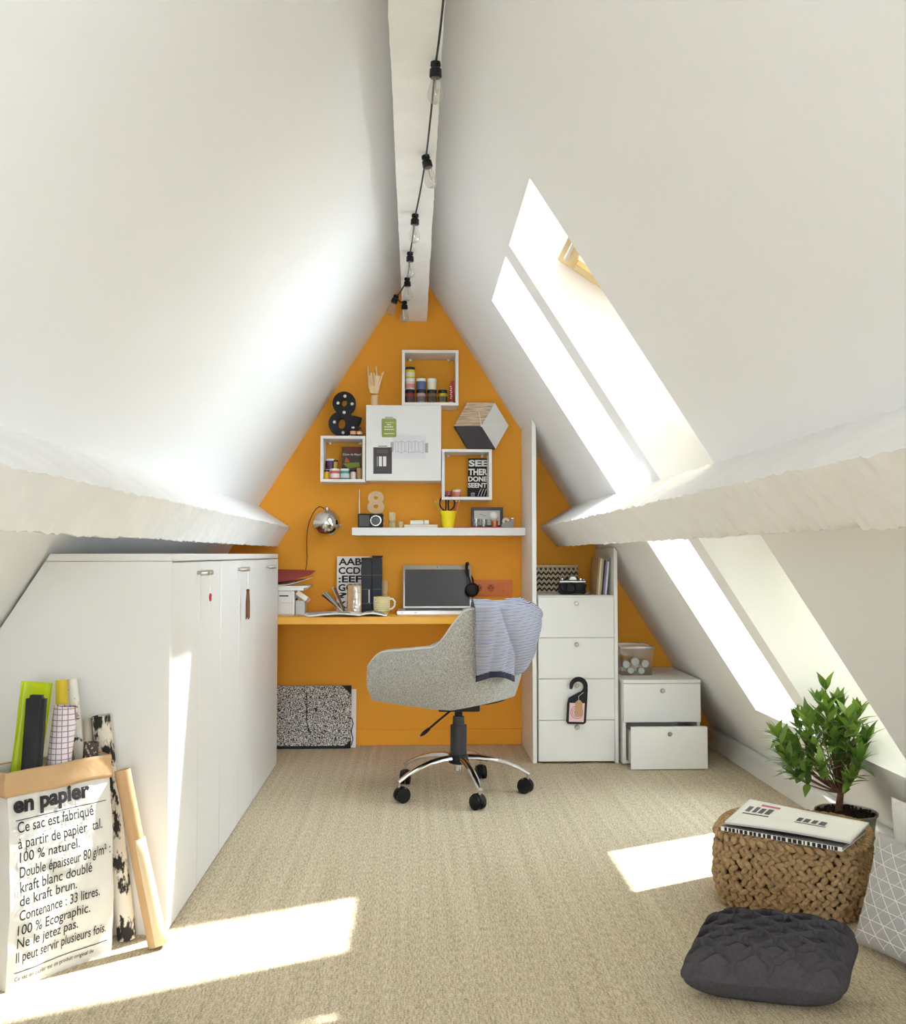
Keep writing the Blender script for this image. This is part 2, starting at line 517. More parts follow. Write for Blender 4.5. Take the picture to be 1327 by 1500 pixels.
def roof_window(name, y0, y1, label, added_blind):
    r = bpy.data.objects.new(name, None); COL.objects.link(r); r.location = SR(1.6, (y0 + y1) / 2, WD)
    structure(r, label, 'window')
    m = MB(); slab_q(m, 1.50, 2.12, y0 - 0.01, y1 + 0.01, WD - 0.015, WD + 0.02); m.build('transom_panel', M_PLASTER, r, smooth=False)
    for (q0, q1) in ((WQ0 - (0.14 if y0 > 3.5 else 0), 1.50), (2.12, WQ1)):
        fr = MB(); frame_q(fr, q0 - 0.01, q1 + 0.005, y0 - 0.01, y1 + 0.01, WD - 0.005, WD + 0.05, 0.03)
        fo = fr.build('frame', M_PINE, r, smooth=False)
        if added_blind and q0 < 1:
            continue
        g = MB(); slab_q(g, q0 + 0.02, q1 - 0.02, y0 + 0.015, y1 - 0.015, WD + 0.03, WD + 0.032); g.build('pane', M_GLASS, fo, smooth=False)
        if added_blind:
            g = MB(); slab_q(g, q0 + 0.02, q1 - 0.02, y0 + 0.015, y1 - 0.015, WD + 0.01, WD + 0.012); g.build('added_blind', M_ADDED_BLIND, fo, smooth=False)
    if added_blind:                                # centre-pivot sash, top swung inwards
        ang = math.radians(24)
        def Q(l, dd): return (0.746 + l * math.cos(ang) - dd * math.sin(ang), 0.113 + l * math.sin(ang) + dd * math.cos(ang))
        def piece(m, l0, l1, a, c, t0, t1):
            pl = [SR(Q(l0, t0)[0], a, Q(l0, t0)[1]), SR(Q(l1, t0)[0], a, Q(l1, t0)[1]), SR(Q(l1, t1)[0], a, Q(l1, t1)[1]), SR(Q(l0, t1)[0], a, Q(l0, t1)[1])]
            m.prism(pl, (0, c - a, 0))
        L, w, ya, yb = 0.80, 0.065, y0 + 0.012, y1 - 0.012
        m = MB(); piece(m, 0, w, ya, yb, 0, 0.07); piece(m, L - w, L, ya, yb, 0, 0.07); piece(m, w, L - w, ya, ya + w, 0, 0.07); piece(m, w, L - w, yb - w, yb, 0, 0.07)
        so = m.build('sash', M_PINE, r, bevel=0.004)
        m = MB(); piece(m, w, L - w, ya + w, yb - w, 0.05, 0.053); m.build('pane', M_GLASS, so, smooth=False)
        m = MB(); piece(m, w, L - w, ya + w, yb - w, 0.02, 0.022); m.build('added_blind', M_ADDED_BLIND, so, smooth=False)
        m = MB(); p = SR(Q(0.03, -0.012)[0], (ya + yb) / 2, Q(0.03, -0.012)[1]); m.cyl(p - Vector((0, 0.2, 0)), p + Vector((0, 0.2, 0)), 0.008, n=10); m.build('handle_bar', M_STEEL, so)
    return r
roof_window('window_1', *WINS[0], 'sunlit roof window in the sloping wall beside the drawer units', False)
roof_window('window_2', *WINS[1], 'roof window with pine sash tilted open and added sun screen', True)
roof_window('added_window_4', *WINS[2], 'added unseen roof window brightening the left sloping wall', False)  # out of view, added to brighten the left slope
r = bpy.data.objects.new('added_window_3', None); COL.objects.link(r); r.location = (0, YB, 1.0); structure(r)  # added gable window, never in view, framing the fill light
m = MB()
for (x0, x1, z0, z1) in ((-wx, wx, wz0, wz0 + 0.05), (-wx, wx, wz1 - 0.05, wz1), (-wx, -wx + 0.05, wz0 + 0.05, wz1 - 0.05), (wx - 0.05, wx, wz0 + 0.05, wz1 - 0.05)):
    m.box(x0, x1, YB - 0.03, YB + 0.01, z0, z1)
m.build('frame', M_WHITE, r, smooth=False)

# ------------------------------------------------------------------ left: run of low cupboards
CX = -0.681
CY0, CY1 = 2.812, 5.012
CT = 1.03
unit = (CY1 - CY0) / 3
def cupboard(i, label):
    y0, y1 = CY0 + i * unit + 0.0005, CY0 + (i + 1) * unit - 0.0005
    t = thing('storage_cupboard', label, 'cupboard', (CX, (y0 + y1) / 2, 0), 'white cupboards under the left slope')
    g = 0.012
    sec = [(CX - 0.022, 0.0), (CX - 0.022, CT), (sx_l(CT) + g, CT), (sx_l(0.0) + g, 0.0)]
    MB().prism([(x, y0 + (0.02 if i == 0 else 0), z) for x, z in sec], (0, y1 - y0 - (0.02 if i == 0 else 0), 0)).build('body', M_WHITE, t, smooth=False)
    if i == 0:
        sec2 = [(CX, 0.0), (CX, CT), (sx_l(CT) + g, CT), (sx_l(0.0) + g, 0.0)]
        MB().prism([(x, y0, z) for x, z in sec2], (0, 0.019, 0)).build('end_panel', M_WHITE, t, bevel=0.001)
        y0 += 0.0195
    ym = (y0 + y1) / 2
    for k, (a, c) in enumerate(((y0, ym), (ym, y1))):
        d = MB().box(CX - 0.02, CX, a + 0.0012, c - 0.0012, 0.006, CT - 0.004).build('door', M_WHITE, t, bevel=0.0012)
        ky = ym + (-0.035 if k == 0 else 0.03)
        MB().lathe([(0.006, 0), (0.006, 0.012), (0.009, 0.014), (0.009, 0.034), (0.007, 0.037)], (CX - 0.001, ky, 0.992), (1, 0, 0), 14).build('knob', M_STEEL, d)
    return ym
Lb = ['white double-door cupboard with the red charm hanging from its knob', 'white double-door cupboard with the brown tassel hanging from its knob', 'white double-door cupboard beside the orange desk end']
YM = [cupboard(i, Lb[i]) for i in range(3)]
g = 0.012
sec = [(CX, CT + 0.001), (CX, CT + 0.022), (sx_l(CT + 0.022) + g, CT + 0.022), (sx_l(CT + 0.001) + g, CT + 0.001)]
tag(MB().prism([(x, CY0, z) for x, z in sec], (0, CY1 - CY0, 0)).build('worktop', M_WHITE, bevel=0.0015), 'long thin white worktop lying over the three cupboards', 'worktop')
# charms hanging from the knobs
kx = CX + 0.028
t = thing('hanging_charm', 'red round charm on a white string hung from cupboard knob', 'charm', (kx, YM[0] + 0.03, 0.9))
y = YM[0] + 0.03
MB().tube([(kx, y, 0.982), (kx, y + 0.004, 0.95), (kx, y, 0.925)], 0.0013, 6).tube([(kx, y - 0.012, 0.978), (kx - 0.004, y - 0.01, 0.93), (kx, y - 0.002, 0.86)], 0.0013, 6).build('string', M_PAPER, t)
c1 = MB().lathe([(0.004, 0), (0.013, 0.003), (0.013, 0.006), (0.004, 0.009)], (kx - 0.004, y, 0.912), (1, 0, 0), 18).build('disc', mat('charm_red', (176, 40, 56), 0.5), t)
MB().lathe([(0.005, 0), (0.005, 0.001)], (kx + 0.0051, y, 0.912), (1, 0, 0), 12).build('disc_centre', M_PAPER, c1)
t = thing('hanging_tassel', 'brown tassel on a white string hung from cupboard knob', 'tassel', (kx, YM[1] + 0.03, 0.9))
y = YM[1] + 0.03
MB().tube([(kx, y, 0.982), (kx, y, 0.9)], 0.0014, 6).build('string', M_PAPER, t)
mm = MB()
for k in range(9):
    a = 2 * PI * k / 9
    mm.tube([(kx + 0.003 * math.cos(a), y + 0.003 * math.sin(a), 0.905), (kx + 0.006 * math.cos(a), y + 0.007 * math.sin(a), 0.86), (kx + 0.006 * math.cos(a), y + 0.008 * math.sin(a), 0.8 + 0.006 * math.sin(3 * a))], 0.003, 5)
mm.build('fringe', mat('tassel_brown', (122, 84, 58), 0.9), t)
MB().sphere((kx, y, 0.908), (0.007, 0.007, 0.006), 10, 6).build('knot', mat('tassel_knot', (96, 66, 48), 0.8), t)

# ------------------------------------------------------------------ desk, partition, drawer units
DZ = 0.735
DY0 = 5.02
o = MB().prism([(-1.15, DY0, DZ - 0.038), (0.598, DY0, DZ - 0.038), (0.598, DY0, DZ), (-1.15, DY0, DZ)], (0, YW - DY0 - 0.001, 0)).build('fitted_desk', M_DESK, bevel=0.002)
tag(o, 'wide orange desk top fixed between the cupboards and the partition', 'desk')
PX0, PX1, PY0 = 0.600, 0.622, 5.005
o = MB().prism([(PX0, PY0, 0), (PX1, PY0, 0), (PX1, PY0, (APZ - (PX1 - APX) * TAN) - 0.004), (PX0, PY0, (APZ - (PX0 - APX) * TAN) - 0.004)], (0, YW - PY0 - 0.001, 0)).build('partition_panel', M_WHITE2, bevel=0.0015)
tag(o, 'tall white partition panel between desk and drawer unit reaching the slope', 'panel')
def drawer_front(parent, x0, x1, z0, z1, y, name='drawer', box_depth=0.0):
    d = MB().box(x0, x1, y - 0.018, y, z0, z1).build(name, M_WHITE2, parent, bevel=0.0012)
    c = Vector(((x0 + x1) / 2, y - 0.018, z1 - 0.032))
    MB().lathe([(0.005, -0.001), (0.005, 0.006), (0.010, 0.008), (0.011, 0.016), (0.008, 0.019)], c, (0, -1, 0), 16).build('knob', M_STEEL, d)
    if box_depth:
        m = MB()
        for (a, b2, c2, d2, e, f2) in ((x0 + 0.02, x1 - 0.02, y, y + box_depth, z0 + 0.02, z0 + 0.03), (x0 + 0.02, x0 + 0.032, y, y + box_depth, z0 + 0.03, z1 - 0.04), (x1 - 0.032, x1 - 0.02, y, y + box_depth, z0 + 0.03, z1 - 0.04), (x0 + 0.032, x1 - 0.032, y + box_depth - 0.012, y + box_depth, z0 + 0.03, z1 - 0.04)):
            m.box(a, b2, c2, d2, e, f2)
        m.build('drawer_box', M_WHITE2, d, smooth=False)
    return d
TY = 5.01
T0, T1 = 0.628, 1.032
t = thing('drawer_tower', 'tall white unit of four drawers with an open niche on top', 'drawer unit', ((T0 + T1) / 2, TY, 0))
TH = 0.838
MB().box(T0, T1 - 0.018, TY, YW - 0.002, 0.01, TH - 0.002).build('carcass', M_WHITE2, t, smooth=False)
MB().box(T0, T1 - 0.0185, TY - 0.016, YW - 0.002, TH - 0.0015, TH + 0.004).build('niche_shelf', M_WHITE2, t, smooth=False)
zt = APZ - (T1 - APX) * TAN - 0.008
MB().prism([(T1 - 0.018, TY - 0.018, 0), (T1, TY - 0.018, 0), (T1, TY - 0.018, zt), (T1 - 0.018, TY - 0.018, zt + 0.02)], (0, YW - TY + 0.016, 0)).build('side_panel', M_WHITE2, t, bevel=0.001)
DH = (TH - 0.012) / 4
for k in range(4):
    drawer_front(t, T0 + 0.001, T1 - 0.0195, 0.01 + k * DH + 0.0012, 0.01 + (k + 1) * DH - 0.0012, TY)
LY = 4.955
L0, L1 = 1.046, 1.437
LH = 0.423
t = thing('low_drawer_cabinet', 'low white two-drawer cabinet with its bottom drawer pulled open', 'drawer unit', ((L0 + L1) / 2, LY, 0))
m = MB()
m.box(L0, L0 + 0.016, LY, YW - 0.002, 0.005, LH - 0.018); m.box(L1 - 0.016, L1, LY, YW - 0.002, 0.005, LH - 0.018)
m.box(L0 + 0.016, L1 - 0.016, LY + 0.01, YW - 0.002, 0.005, 0.02); m.box(L0 + 0.016, L1 - 0.016, YW - 0.02, YW - 0.002, 0.02, LH - 0.018)
m.build('carcass', M_WHITE2, t, smooth=False)
MB().box(L0, L1, LY - 0.018, YW - 0.002, LH - 0.0175, LH).build('top', M_WHITE2, t, bevel=0.001)
drawer_front(t, L0 + 0.001, L1 - 0.001, 0.213, LH - 0.0195, LY, 'drawer')
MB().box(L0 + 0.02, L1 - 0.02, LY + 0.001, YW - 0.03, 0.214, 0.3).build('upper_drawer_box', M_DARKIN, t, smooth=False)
drawer_front(t, L0 + 0.012, L1 - 0.002, 0.004, 0.209, LY - 0.115, 'drawer', 0.42)

# door hanger on the third knob
c = Vector(((T0 + T1) / 2 - 0.009, TY - 0.046, 0.01 + 2 * DH - 0.033))
t = thing('door_hanger', 'black door hanger with pink label and kraft tag on drawer knob', 'door hanger', c + Vector((0, 0, -0.19)))
def arc(cx, cz, r, a0, a1, n):
    return [(cx + r * math.cos(math.radians(a0 + (a1 - a0) * k / n)), cz + r * math.sin(math.radians(a0 + (a1 - a0) * k / n))) for k in range(n + 1)]
out_pts = [(-0.05, -0.187), (0.03, -0.19), (0.042, -0.18), (0.052, -0.02)] + arc(0.006, 0.0, 0.046, -12, 178, 18) + [(-0.04, -0.014), (-0.028, -0.016), (-0.024, -0.006)] + arc(0.004, -0.004, 0.026, 172, -80, 18) + [(-0.03, -0.05), (-0.046, -0.06), (-0.052, -0.085), (-0.058, -0.175)]
MB().prism([(c.x + x, c.y, c.z + z) for x, z in out_pts], (0, 0.004, 0)).build('plate', M_BLACK, t, sharp=30)
lab = MB().prism([(c.x + x, c.y - 0.0008, c.z + z) for x, z in ((-0.045, -0.176), (0.03, -0.179), (0.036, -0.085), (-0.04, -0.083))], (0, 0.0006, 0)).build('label_card', mat('pink_card', (236, 206, 208), 0.7), t, smooth=False)
m = MB()
for rr in (0.012, 0.022, 0.031):
    pts = arc(-0.004, -0.13, rr, 0, 360, 24)
    m.tube([(c.x + x, c.y - 0.001, c.z + z) for x, z in pts], 0.0016, 5)
m.build('printed_rose', mat('rose', (214, 122, 134), 0.7), lab)
tg = MB().prism([(c.x + x, c.y - 0.004, c.z + z) for x, z in ((-0.015, -0.147), (0.023, -0.15), (0.024, -0.083), (0.014, -0.07), (0.0, -0.069), (-0.012, -0.081))], (0, 0.0015, 0)).build('kraft_tag', M_KRAFT, t, smooth=False)
MB().tube([(c.x + 0.006, c.y - 0.005, c.z - 0.078), (c.x + 0.004, c.y - 0.006, c.z - 0.05), (c.x + 0.03, c.y - 0.003, c.z - 0.03)], 0.001, 5).build('tag_string', M_PAPER, tg)

# niche: pouch, camera, folders
zn = TH + 0.0045
def plate(mb, p00, ux, uz, pts, thick):
    mb.prism([Vector(p00) + Vector(ux) * a + Vector(uz) * b2 for a, b2 in pts], thick)
x0, x1 = at(788, 870, 5.3).x, at(850, 870, 5.3).x
t = thing('zigzag_pouch', 'cream pouch with black zigzag pattern leaning in the niche', 'pouch', ((x0 + x1) / 2, 5.33, zn))
ph = 0.142
def pouch(u, v, s=1):
    w = math.sin(PI * min(1, max(0, u))) ** 0.35 * math.sin(PI * min(1, max(0, v * 0.97 + 0.02))) ** 0.45
    return Vector((x0 + (x1 - x0) * u, 5.335 + 0.05 * v - s * 0.026 * w, zn + ph * v))
m = MB().grid(lambda u, v: pouch(u, v, 1), 24, 14).grid(lambda u, v: pouch(u, v, -1), 24, 14)
m.build('body', M_CHEVBASE, t)
m = MB()
for rI in range(5):
    nz = 9
    for k in range(nz * 2):
        ua, ub = k / (nz * 2), (k + 1) / (nz * 2)
        va = 0.04 + rI * 0.2 + (0.1 if k % 2 else 0)
        vb = 0.04 + rI * 0.2 + (0 if k % 2 else 0.1)
        th = 0.085
        steps = 4
        for sI in range(steps):
            f0, f1 = sI / steps, (sI + 1) / steps
            q = [(ua + (ub - ua) * f0, va + (vb - va) * f0), (ua + (ub - ua) * f1, va + (vb - va) * f1)]
            if max(q[0][1], q[1][1]) + th > 0.99:
                continue
            off = Vector((0, -0.0012, 0))
            m.add([pouch(*q[0]) + off, pouch(*q[1]) + off, pouch(q[1][0], q[1][1] + th) + off, pouch(q[0][0], q[0][1] + th) + off], [(0, 1, 2, 3)])
m.build('zigzag_print', M_INK, t)
MB().tube([pouch(k / 20, 1.0) + Vector((0, 0, 0.003)) for k in range(21)], 0.004, 6).build('zip', M_WOOD, t)
cx = at(838, 870, 5.14).x
t = thing('film_camera', 'black and silver film camera standing in front of zigzag pouch', 'camera', (cx, 5.14, zn))
MB().box(cx - 0.07, cx + 0.07, 5.12, 5.165, zn, zn + 0.058).build('body', M_BLACK, t, bevel=0.006, segs=2)
MB().box(cx - 0.07, cx + 0.07, 5.121, 5.164, zn + 0.0585, zn + 0.073).build('top_plate', M_STEEL, t, bevel=0.004)
MB().prism([(cx - 0.022, 5.118, zn + 0.073), (cx + 0.026, 5.118, zn + 0.073), (cx + 0.014, 5.118, zn + 0.094), (cx - 0.01, 5.118, zn + 0.094)], (0, 0.042, 0)).build('prism_housing', M_STEEL, t, bevel=0.002)
MB().lathe([(0.03, 0), (0.03, 0.02), (0.026, 0.022), (0.026, 0.042), (0.02, 0.043), (0.018, 0.03)], (cx - 0.012, 5.12, zn + 0.031), (0, -1, 0), 24).build('lens', M_BLACK, t)
for dx, rr, hh in ((-0.052, 0.011, 0.011), (0.045, 0.012, 0.009), (0.062, 0.005, 0.006)):
    MB().cyl((cx + dx, 5.142, zn + 0.073), (cx + dx, 5.142, zn + 0.073 + hh), rr, n=14).build('dial', M_STEEL, t)
MB().tube([(cx - 0.068, 5.115, zn + 0.05), (cx - 0.06, 5.085, zn + 0.025), (cx - 0.02, 5.06, zn + 0.007), (cx + 0.03, 5.07, zn + 0.008), (cx + 0.06, 5.1, zn + 0.03), (cx + 0.07, 5.118, zn + 0.05)], 0.0045, 6).build('strap', M_BLACKM, t)
fcols = [((176, 142, 96), 'brown cover'), ((238, 232, 214), 'cream cover'), ((196, 180, 140), 'tan cover'), ((60, 60, 72), 'dark grey cover'), ((148, 138, 186), 'lilac cover'), ((236, 236, 238), 'white cover')]
fx = 0.935
for k, (fc, nm) in enumerate(fcols):
    lean = 0.03
    w = 0.008
    h = 0.19 - 0.004 * k
    o = MB().prism([(fx, 5.06, zn), (fx + w, 5.06, zn), (fx + w + lean * 0.55, 5.06, zn + h), (fx + lean * 0.55, 5.06, zn + h)], (0, 0.2, 0)).build('thin_folder', mat('folder_%d' % k, fc, 0.7), bevel=0.001)
    tag(o, 'thin upright folder with %s leaning in the niche' % nm, 'folder', 'folders in the niche')
    fx += w + 0.0012

# clear storage box on the low cabinet
bx0, bx1, by0, by1, bz = 1.068, 1.243, 5.11, 5.33, LH + 0.001
t = thing('storage_box', 'clear plastic storage box of white-lidded jars on low cabinet', 'box', ((bx0 + bx1) / 2, (by0 + by1) / 2, bz))
m = MB()
tp = 0.008
for (a, b2) in (((bx0, by0), (bx1, by0)), ((bx1, by0), (bx1, by1)), ((bx1, by1), (bx0, by1)), ((bx0, by1), (bx0, by0))):
    cxm, cym = (bx0 + bx1) / 2, (by0 + by1) / 2
    sh = lambda p: (p[0] + (cxm - p[0]) * tp / 0.09, p[1] + (cym - p[1]) * tp / 0.11)
    a1, b1 = sh(a), sh(b2)
    m.add([(a1[0], a1[1], bz), (b1[0], b1[1], bz), (b2[0], b2[1], bz + 0.145), (a[0], a[1], bz + 0.145)], [(0, 1, 2, 3)])
m.add([(bx0 + tp, by0 + tp, bz), (bx1 - tp, by0 + tp, bz), (bx1 - tp, by1 - tp, bz), (bx0 + tp, by1 - tp, bz)], [(0, 1, 2, 3)])
m.build('tub', M_CLEAR, t, smooth=False)
m = MB()
for (a, b2, c2, d2) in ((bx0 - 0.006, bx1 + 0.006, by0 - 0.006, by0), (bx0 - 0.006, bx1 + 0.006, by1, by1 + 0.006), (bx0 - 0.006, bx0, by0, by1), (bx1, bx1 + 0.006, by0, by1)):
    m.box(a, b2, c2, d2, bz + 0.138, bz + 0.148)
m.build('rim', M_CLEAR, t, smooth=False)
JG = 'white-lidded jars in the storage box'
JL = ['white-lidded jar lying at the drawer tower end of clear box', 'largest white-lidded jar lying in the middle of clear box', 'white-lidded jar lying at the sloping wall end of clear box', 'small white-lidded jar wedged below the largest jar beside the tower end', 'small white-lidded jar wedged below the largest jar towards the sloping wall']
for k, (px, pz, rr) in enumerate(((0.035, 0.055, 0.019), (0.084, 0.068, 0.021), (0.135, 0.058, 0.019), (0.06, 0.023, 0.017), (0.115, 0.022, 0.017))):
    p = Vector((bx0 + px, by0 + 0.022 + 0.003 * (k % 2), bz + pz))
    j = thing('paint_pot', JL[k], 'jar', p, JG)
    MB().lathe([(rr * 0.8, 0.006), (rr * 0.85, 0.012), (rr * 0.85, 0.05)], p, (0, 1, 0), 16).build('glass', mat('pot_grey', (150, 152, 154), 0.3), j)
    MB().lathe([(rr * 0.92, -0.004), (rr, -0.002), (rr, 0.008)], p, (0, 1, 0), 18).build('lid', M_PAPER, j)

# ------------------------------------------------------------------ wall boxes and wall cabinet
BY = 5.312
def wall_box(px0, px1, py0, py1, label, extra=0.0):
    a, b2 = at(px0, py1, BY), at(px1, py0, BY)
    t = thing('wall_box_shelf', label, 'shelf', ((a.x + b2.x) / 2, YW, a.z), 'open white box shelves on the orange wall')
    th = 0.016
    MB().box(a.x, b2.x, BY, YW - 0.001, a.z, a.z + th).build('bottom_board', M_WHITE, t, bevel=0.001)
    MB().box(a.x, b2.x, BY, YW - 0.001, b2.z - th, b2.z).build('top_board', M_WHITE, t, bevel=0.001)
    for s in (0, 1):
        x = a.x if s == 0 else b2.x - th
        MB().box(x, x + th, BY, YW - 0.001, a.z + th, b2.z - th).build('side_board', M_WHITE, t, bevel=0.001)
    for f in (0.15, 0.85):
        MB().cyl((a.x + (b2.x - a.x) * f, YW - 0.03, b2.z - th - 0.012), (a.x + (b2.x - a.x) * f, YW - 0.03, b2.z - th), 0.008, n=10).build('fixing_plug', M_WHITE, t)
    return a.x + th, b2.x - th, a.z + th, b2.z - th
WB1 = wall_box(588.5, 671.5, 513, 593.5, 'open white box shelf on top of wall cabinet holding stacked paint jars')
WB2 = wall_box(469, 535.3, 638.5, 706, 'open white box shelf under the ampersand holding a book and jars')
WB3 = wall_box(647, 720.5, 658, 732, 'open white box shelf under the hexagonal clock holding a lettered card')
a, b2 = at(535.8, 704, 5.30), at(646.2, 593.8, 5.30)
t = thing('wall_cabinet', 'square white wall cabinet with notes taped to its door', 'cabinet', ((a.x + b2.x) / 2, YW, a.z))
MB().box(a.x, b2.x, 5.321, YW - 0.001, a.z, b2.z).build('body', M_WHITE, t, bevel=0.001)
dr = MB().box(a.x, b2.x, 5.302, 5.32, a.z, b2.z).build('door', M_WHITE, t, bevel=0.0015)
k = at(542, 647.5, 5.30)
MB().lathe([(0.004, 0), (0.004, 0.006), (0.007, 0.008), (0.007, 0.014)], (k.x, 5.302, k.z), (0, -1, 0), 12).build('knob', M_STEEL, dr)
WC = (a.x, b2.x, a.z, b2.z)
def wp(x, y, Y=5.3):
    return at(x, y, Y)
def sheet(name, pts, Y, material, label=None, cat=None, parent=None, th=0.0008):
    o = MB().prism([(lambda p: (p.x, Y, p.z))(at(x, y, Y)) for x, y in pts], (0, th, 0)).build(name, material, parent, smooth=False)
    if label:
        tag(o, label, cat)
    return o
# green note
def rounded(x0, y0, x1, y1, r, n=4):
    p = []
    for cx, cy, a0 in ((x1 - r, y0 + r, -90), (x1 - r, y1 - r, 0), (x0 + r, y1 - r, 90), (x0 + r, y0 + r, 180)):
        p += [(cx + r * math.cos(math.radians(a0 + 90 * k / n)), cy + r * math.sin(math.radians(a0 + 90 * k / n))) for k in range(n + 1)]
    return p
g = sheet('note_card', rounded(559, 613, 580.5, 640.5, 2.2), 5.3008, mat('note_green', (142, 156, 74), 0.7), 'green rounded note card taped to the wall cabinet door', 'note')
M_TAPE = mat('grey_tape', (176, 174, 168), 0.6)
sheet('tape', [(564, 610.5), (575.5, 610.5), (575.5, 613.8), (564, 613.8)], 5.2998, M_TAPE, parent=g)
m = MB()
for row, (xa, xb, yy, hh) in enumerate(((564, 577, 619, 0.7), (566.5, 573, 622, 1.5), (563, 576, 625.3, 1.5), (563, 577, 629, 1.5), (562.5, 577.5, 635.3, 1.2))):
    x = xa
    while x < xb:
        w = random.uniform(0.9, 2.2)
        p, q = at(x, yy + hh / 2, 5.3), at(min(x + w, xb), yy - hh / 2, 5.3)
        m.add([(p.x, 5.3004, p.z), (q.x, 5.3004, p.z), (q.x, 5.3004, q.z), (p.x, 5.3004, q.z)], [(0, 1, 2, 3)])
        x += w + 0.5
m.build('printed_lines', M_PAPER, g, smooth=False)
# sketch of a folding screen
g = sheet('sketch_sheet', [(575, 636.5), (624, 636.5), (624, 672), (575, 672)], 5.3012, mat('sketch_paper', (222, 222, 228), 0.8), 'pale sheet with a line drawing of tall units on cabinet door', 'drawing')
sheet('tape', [(622.5, 649), (627, 649), (627, 663), (622.5, 663)], 5.3004, M_TAPE, parent=g)
sheet('tape', [(572, 648), (577, 647), (576, 662), (572.5, 662)], 5.3004, M_TAPE, parent=g)
m = MB()
xs = [579, 583, 588, 593, 598.5, 603, 608, 613, 620]
for k, x in enumerate(xs):
    dy = 2 if k % 2 else 0
    p, q = at(x, 646 + dy, 5.3), at(x, 662 - dy * 0.6 + (k % 3), 5.3)
    m.tube([(p.x, 5.3006, p.z), (q.x, 5.3006, q.z)], 0.0006, 4)
    if k:
        pp, qq = at(xs[k - 1], 646 + (0 if k % 2 else 2), 5.3), at(xs[k - 1], 662 - (0 if k % 2 else 2) * 0.6 + ((k - 1) % 3), 5.3)
        m.tube([(pp.x, 5.3006, pp.z), (p.x, 5.3006, p.z)], 0.0006, 4)
        m.tube([(qq.x, 5.3006, qq.z), (q.x, 5.3006, q.z)], 0.0006, 4)
m.build('drawn_lines', mat('pencil', (96, 98, 104), 0.8), g)
# dark card
g = sheet('colour_card', [(546.8, 655.2), (574, 655.2), (574, 694), (546.8, 694)], 5.3004, mat('card_dark', (78, 74, 78), 0.75), 'dark grey card with two pale strips on cabinet door', 'card')
sheet('tape', [(554, 652.5), (567, 652.5), (567, 655.8), (554, 655.8)], 5.2994, M_TAPE, parent=g)
sheet('pale_strip', [(555, 668.5), (559.3, 668.5), (559.3, 683), (555, 683)], 5.2994, M_PAPER, parent=g)
sheet('pale_strip', [(561, 668.5), (565.8, 668.5), (565.8, 683), (561, 683)], 5.2994, M_PAPER, parent=g)
sheet('thin_strip', [(552, 668.5), (553.2, 668.5), (553.2, 683), (552, 683)], 5.2994, M_TAPE, parent=g)
sheet('heading_bar', [(552, 658.5), (568, 658.5), (568, 664), (552, 664)], 5.2994, mat('card_bar', (104, 92, 94), 0.8), parent=g)

# jars
def jar(px, py0, py1, wpx, Y, body, lid, label, lab=None, lidh=0.2, shoulder=True):
    p = at(px, py1, Y)
    r = wid(wpx, Y) / 2
    h = wid(py1 - py0, Y)
    return jar_at(p, r, h, body, lid, label, lab, lidh, shoulder)
def jar_at(p, r, h, body, lid, label, lab=None, lidh=0.2, shoulder=True, cat='jar'):
    t = thing('paint_jar', label, cat, p, 'paint jars on the wall shelves')
    hb = h * (1 - lidh)
    prof = [(r * 0.9, 0), (r * 0.97, 0.002), (r * 0.97, hb * 0.8), (r * (0.82 if shoulder else 0.95), hb)]
    MB().lathe(prof, p, (0, 0, 1), 18).build('pot', mat('jar_%d_%d_%d' % body, body, 0.35), t)
    MB().lathe([(r * 0.9, hb * 1.001), (r * 0.98, hb * 1.01), (r * 0.98, h * 0.98), (r * 0.92, h)], p, (0, 0, 1), 18).build('lid', mat('lid_%d_%d_%d' % lid, lid, 0.4), t)
    if lab:
        n = 18
        vs = []
        for zz in (hb * 0.18, hb * 0.68):
            vs += [(p.x + r * 1.0 * math.cos(PI + PI * k / n), p.y + r * 1.0 * math.sin(PI + PI * k / n), p.z + zz) for k in range(n + 1)]
        MB().add(vs, [(k, k + 1, n + 2 + k, n + 1 + k) for k in range(n)]).build('label_band', mat('lab_%d_%d_%d' % lab, lab, 0.7), t)
    return t
BK, WH = (34, 32, 32), (238, 236, 230)
zf = WB1[2] + 0.0008
Yj = 5.375
R0, H0 = wid(14.6, Yj) / 2, wid(20.5, Yj)
specs = [(600.6, (150, 60, 62), 'dark red paint jar with black lid at the bottom of the jar stack', (96, 72, 70)), (616.7, (186, 150, 150), 'dusty pink paint jar with black lid and grey label', (110, 100, 98)), (632.6, (128, 94, 66), 'brown paint jar with black lid on top box shelf', (84, 76, 62)), (648.3, (190, 166, 30), 'mustard paint jar with black lid beside the red paint tube', (92, 88, 66))]
for px, c, lb, lc in specs:
    jar_at(Vector((at(px, 580, Yj).x, Yj, zf)), R0, H0, c, BK, lb, lc, 0.24)
R1, H1 = wid(14.4, Yj) / 2, wid(16.5, Yj)
for px, c, lb, lc in ((600.6, (226, 208, 200), 'white-lidded jar with pink label stacked under a yellow jar', (216, 150, 140)), (616.7, (86, 98, 142), 'white-lidded blue paint jar stacked on the dusty pink jar', None), (632.6, (232, 226, 202), 'white-lidded cream paint jar stacked on the brown jar', None)):
    jar_at(Vector((at(px, 580, Yj).x, Yj, zf + H0 + 0.0008)), R1, H1, c, WH, lb, lc, 0.26, False)
jar_at(Vector((at(600.8, 580, Yj).x, Yj, zf + H0 + H1 + 0.0016)), R1, wid(16.5, Yj), (222, 208, 60), BK, 'yellow jar with black lid topping the jar stack', (226, 220, 190), 0.24, False)
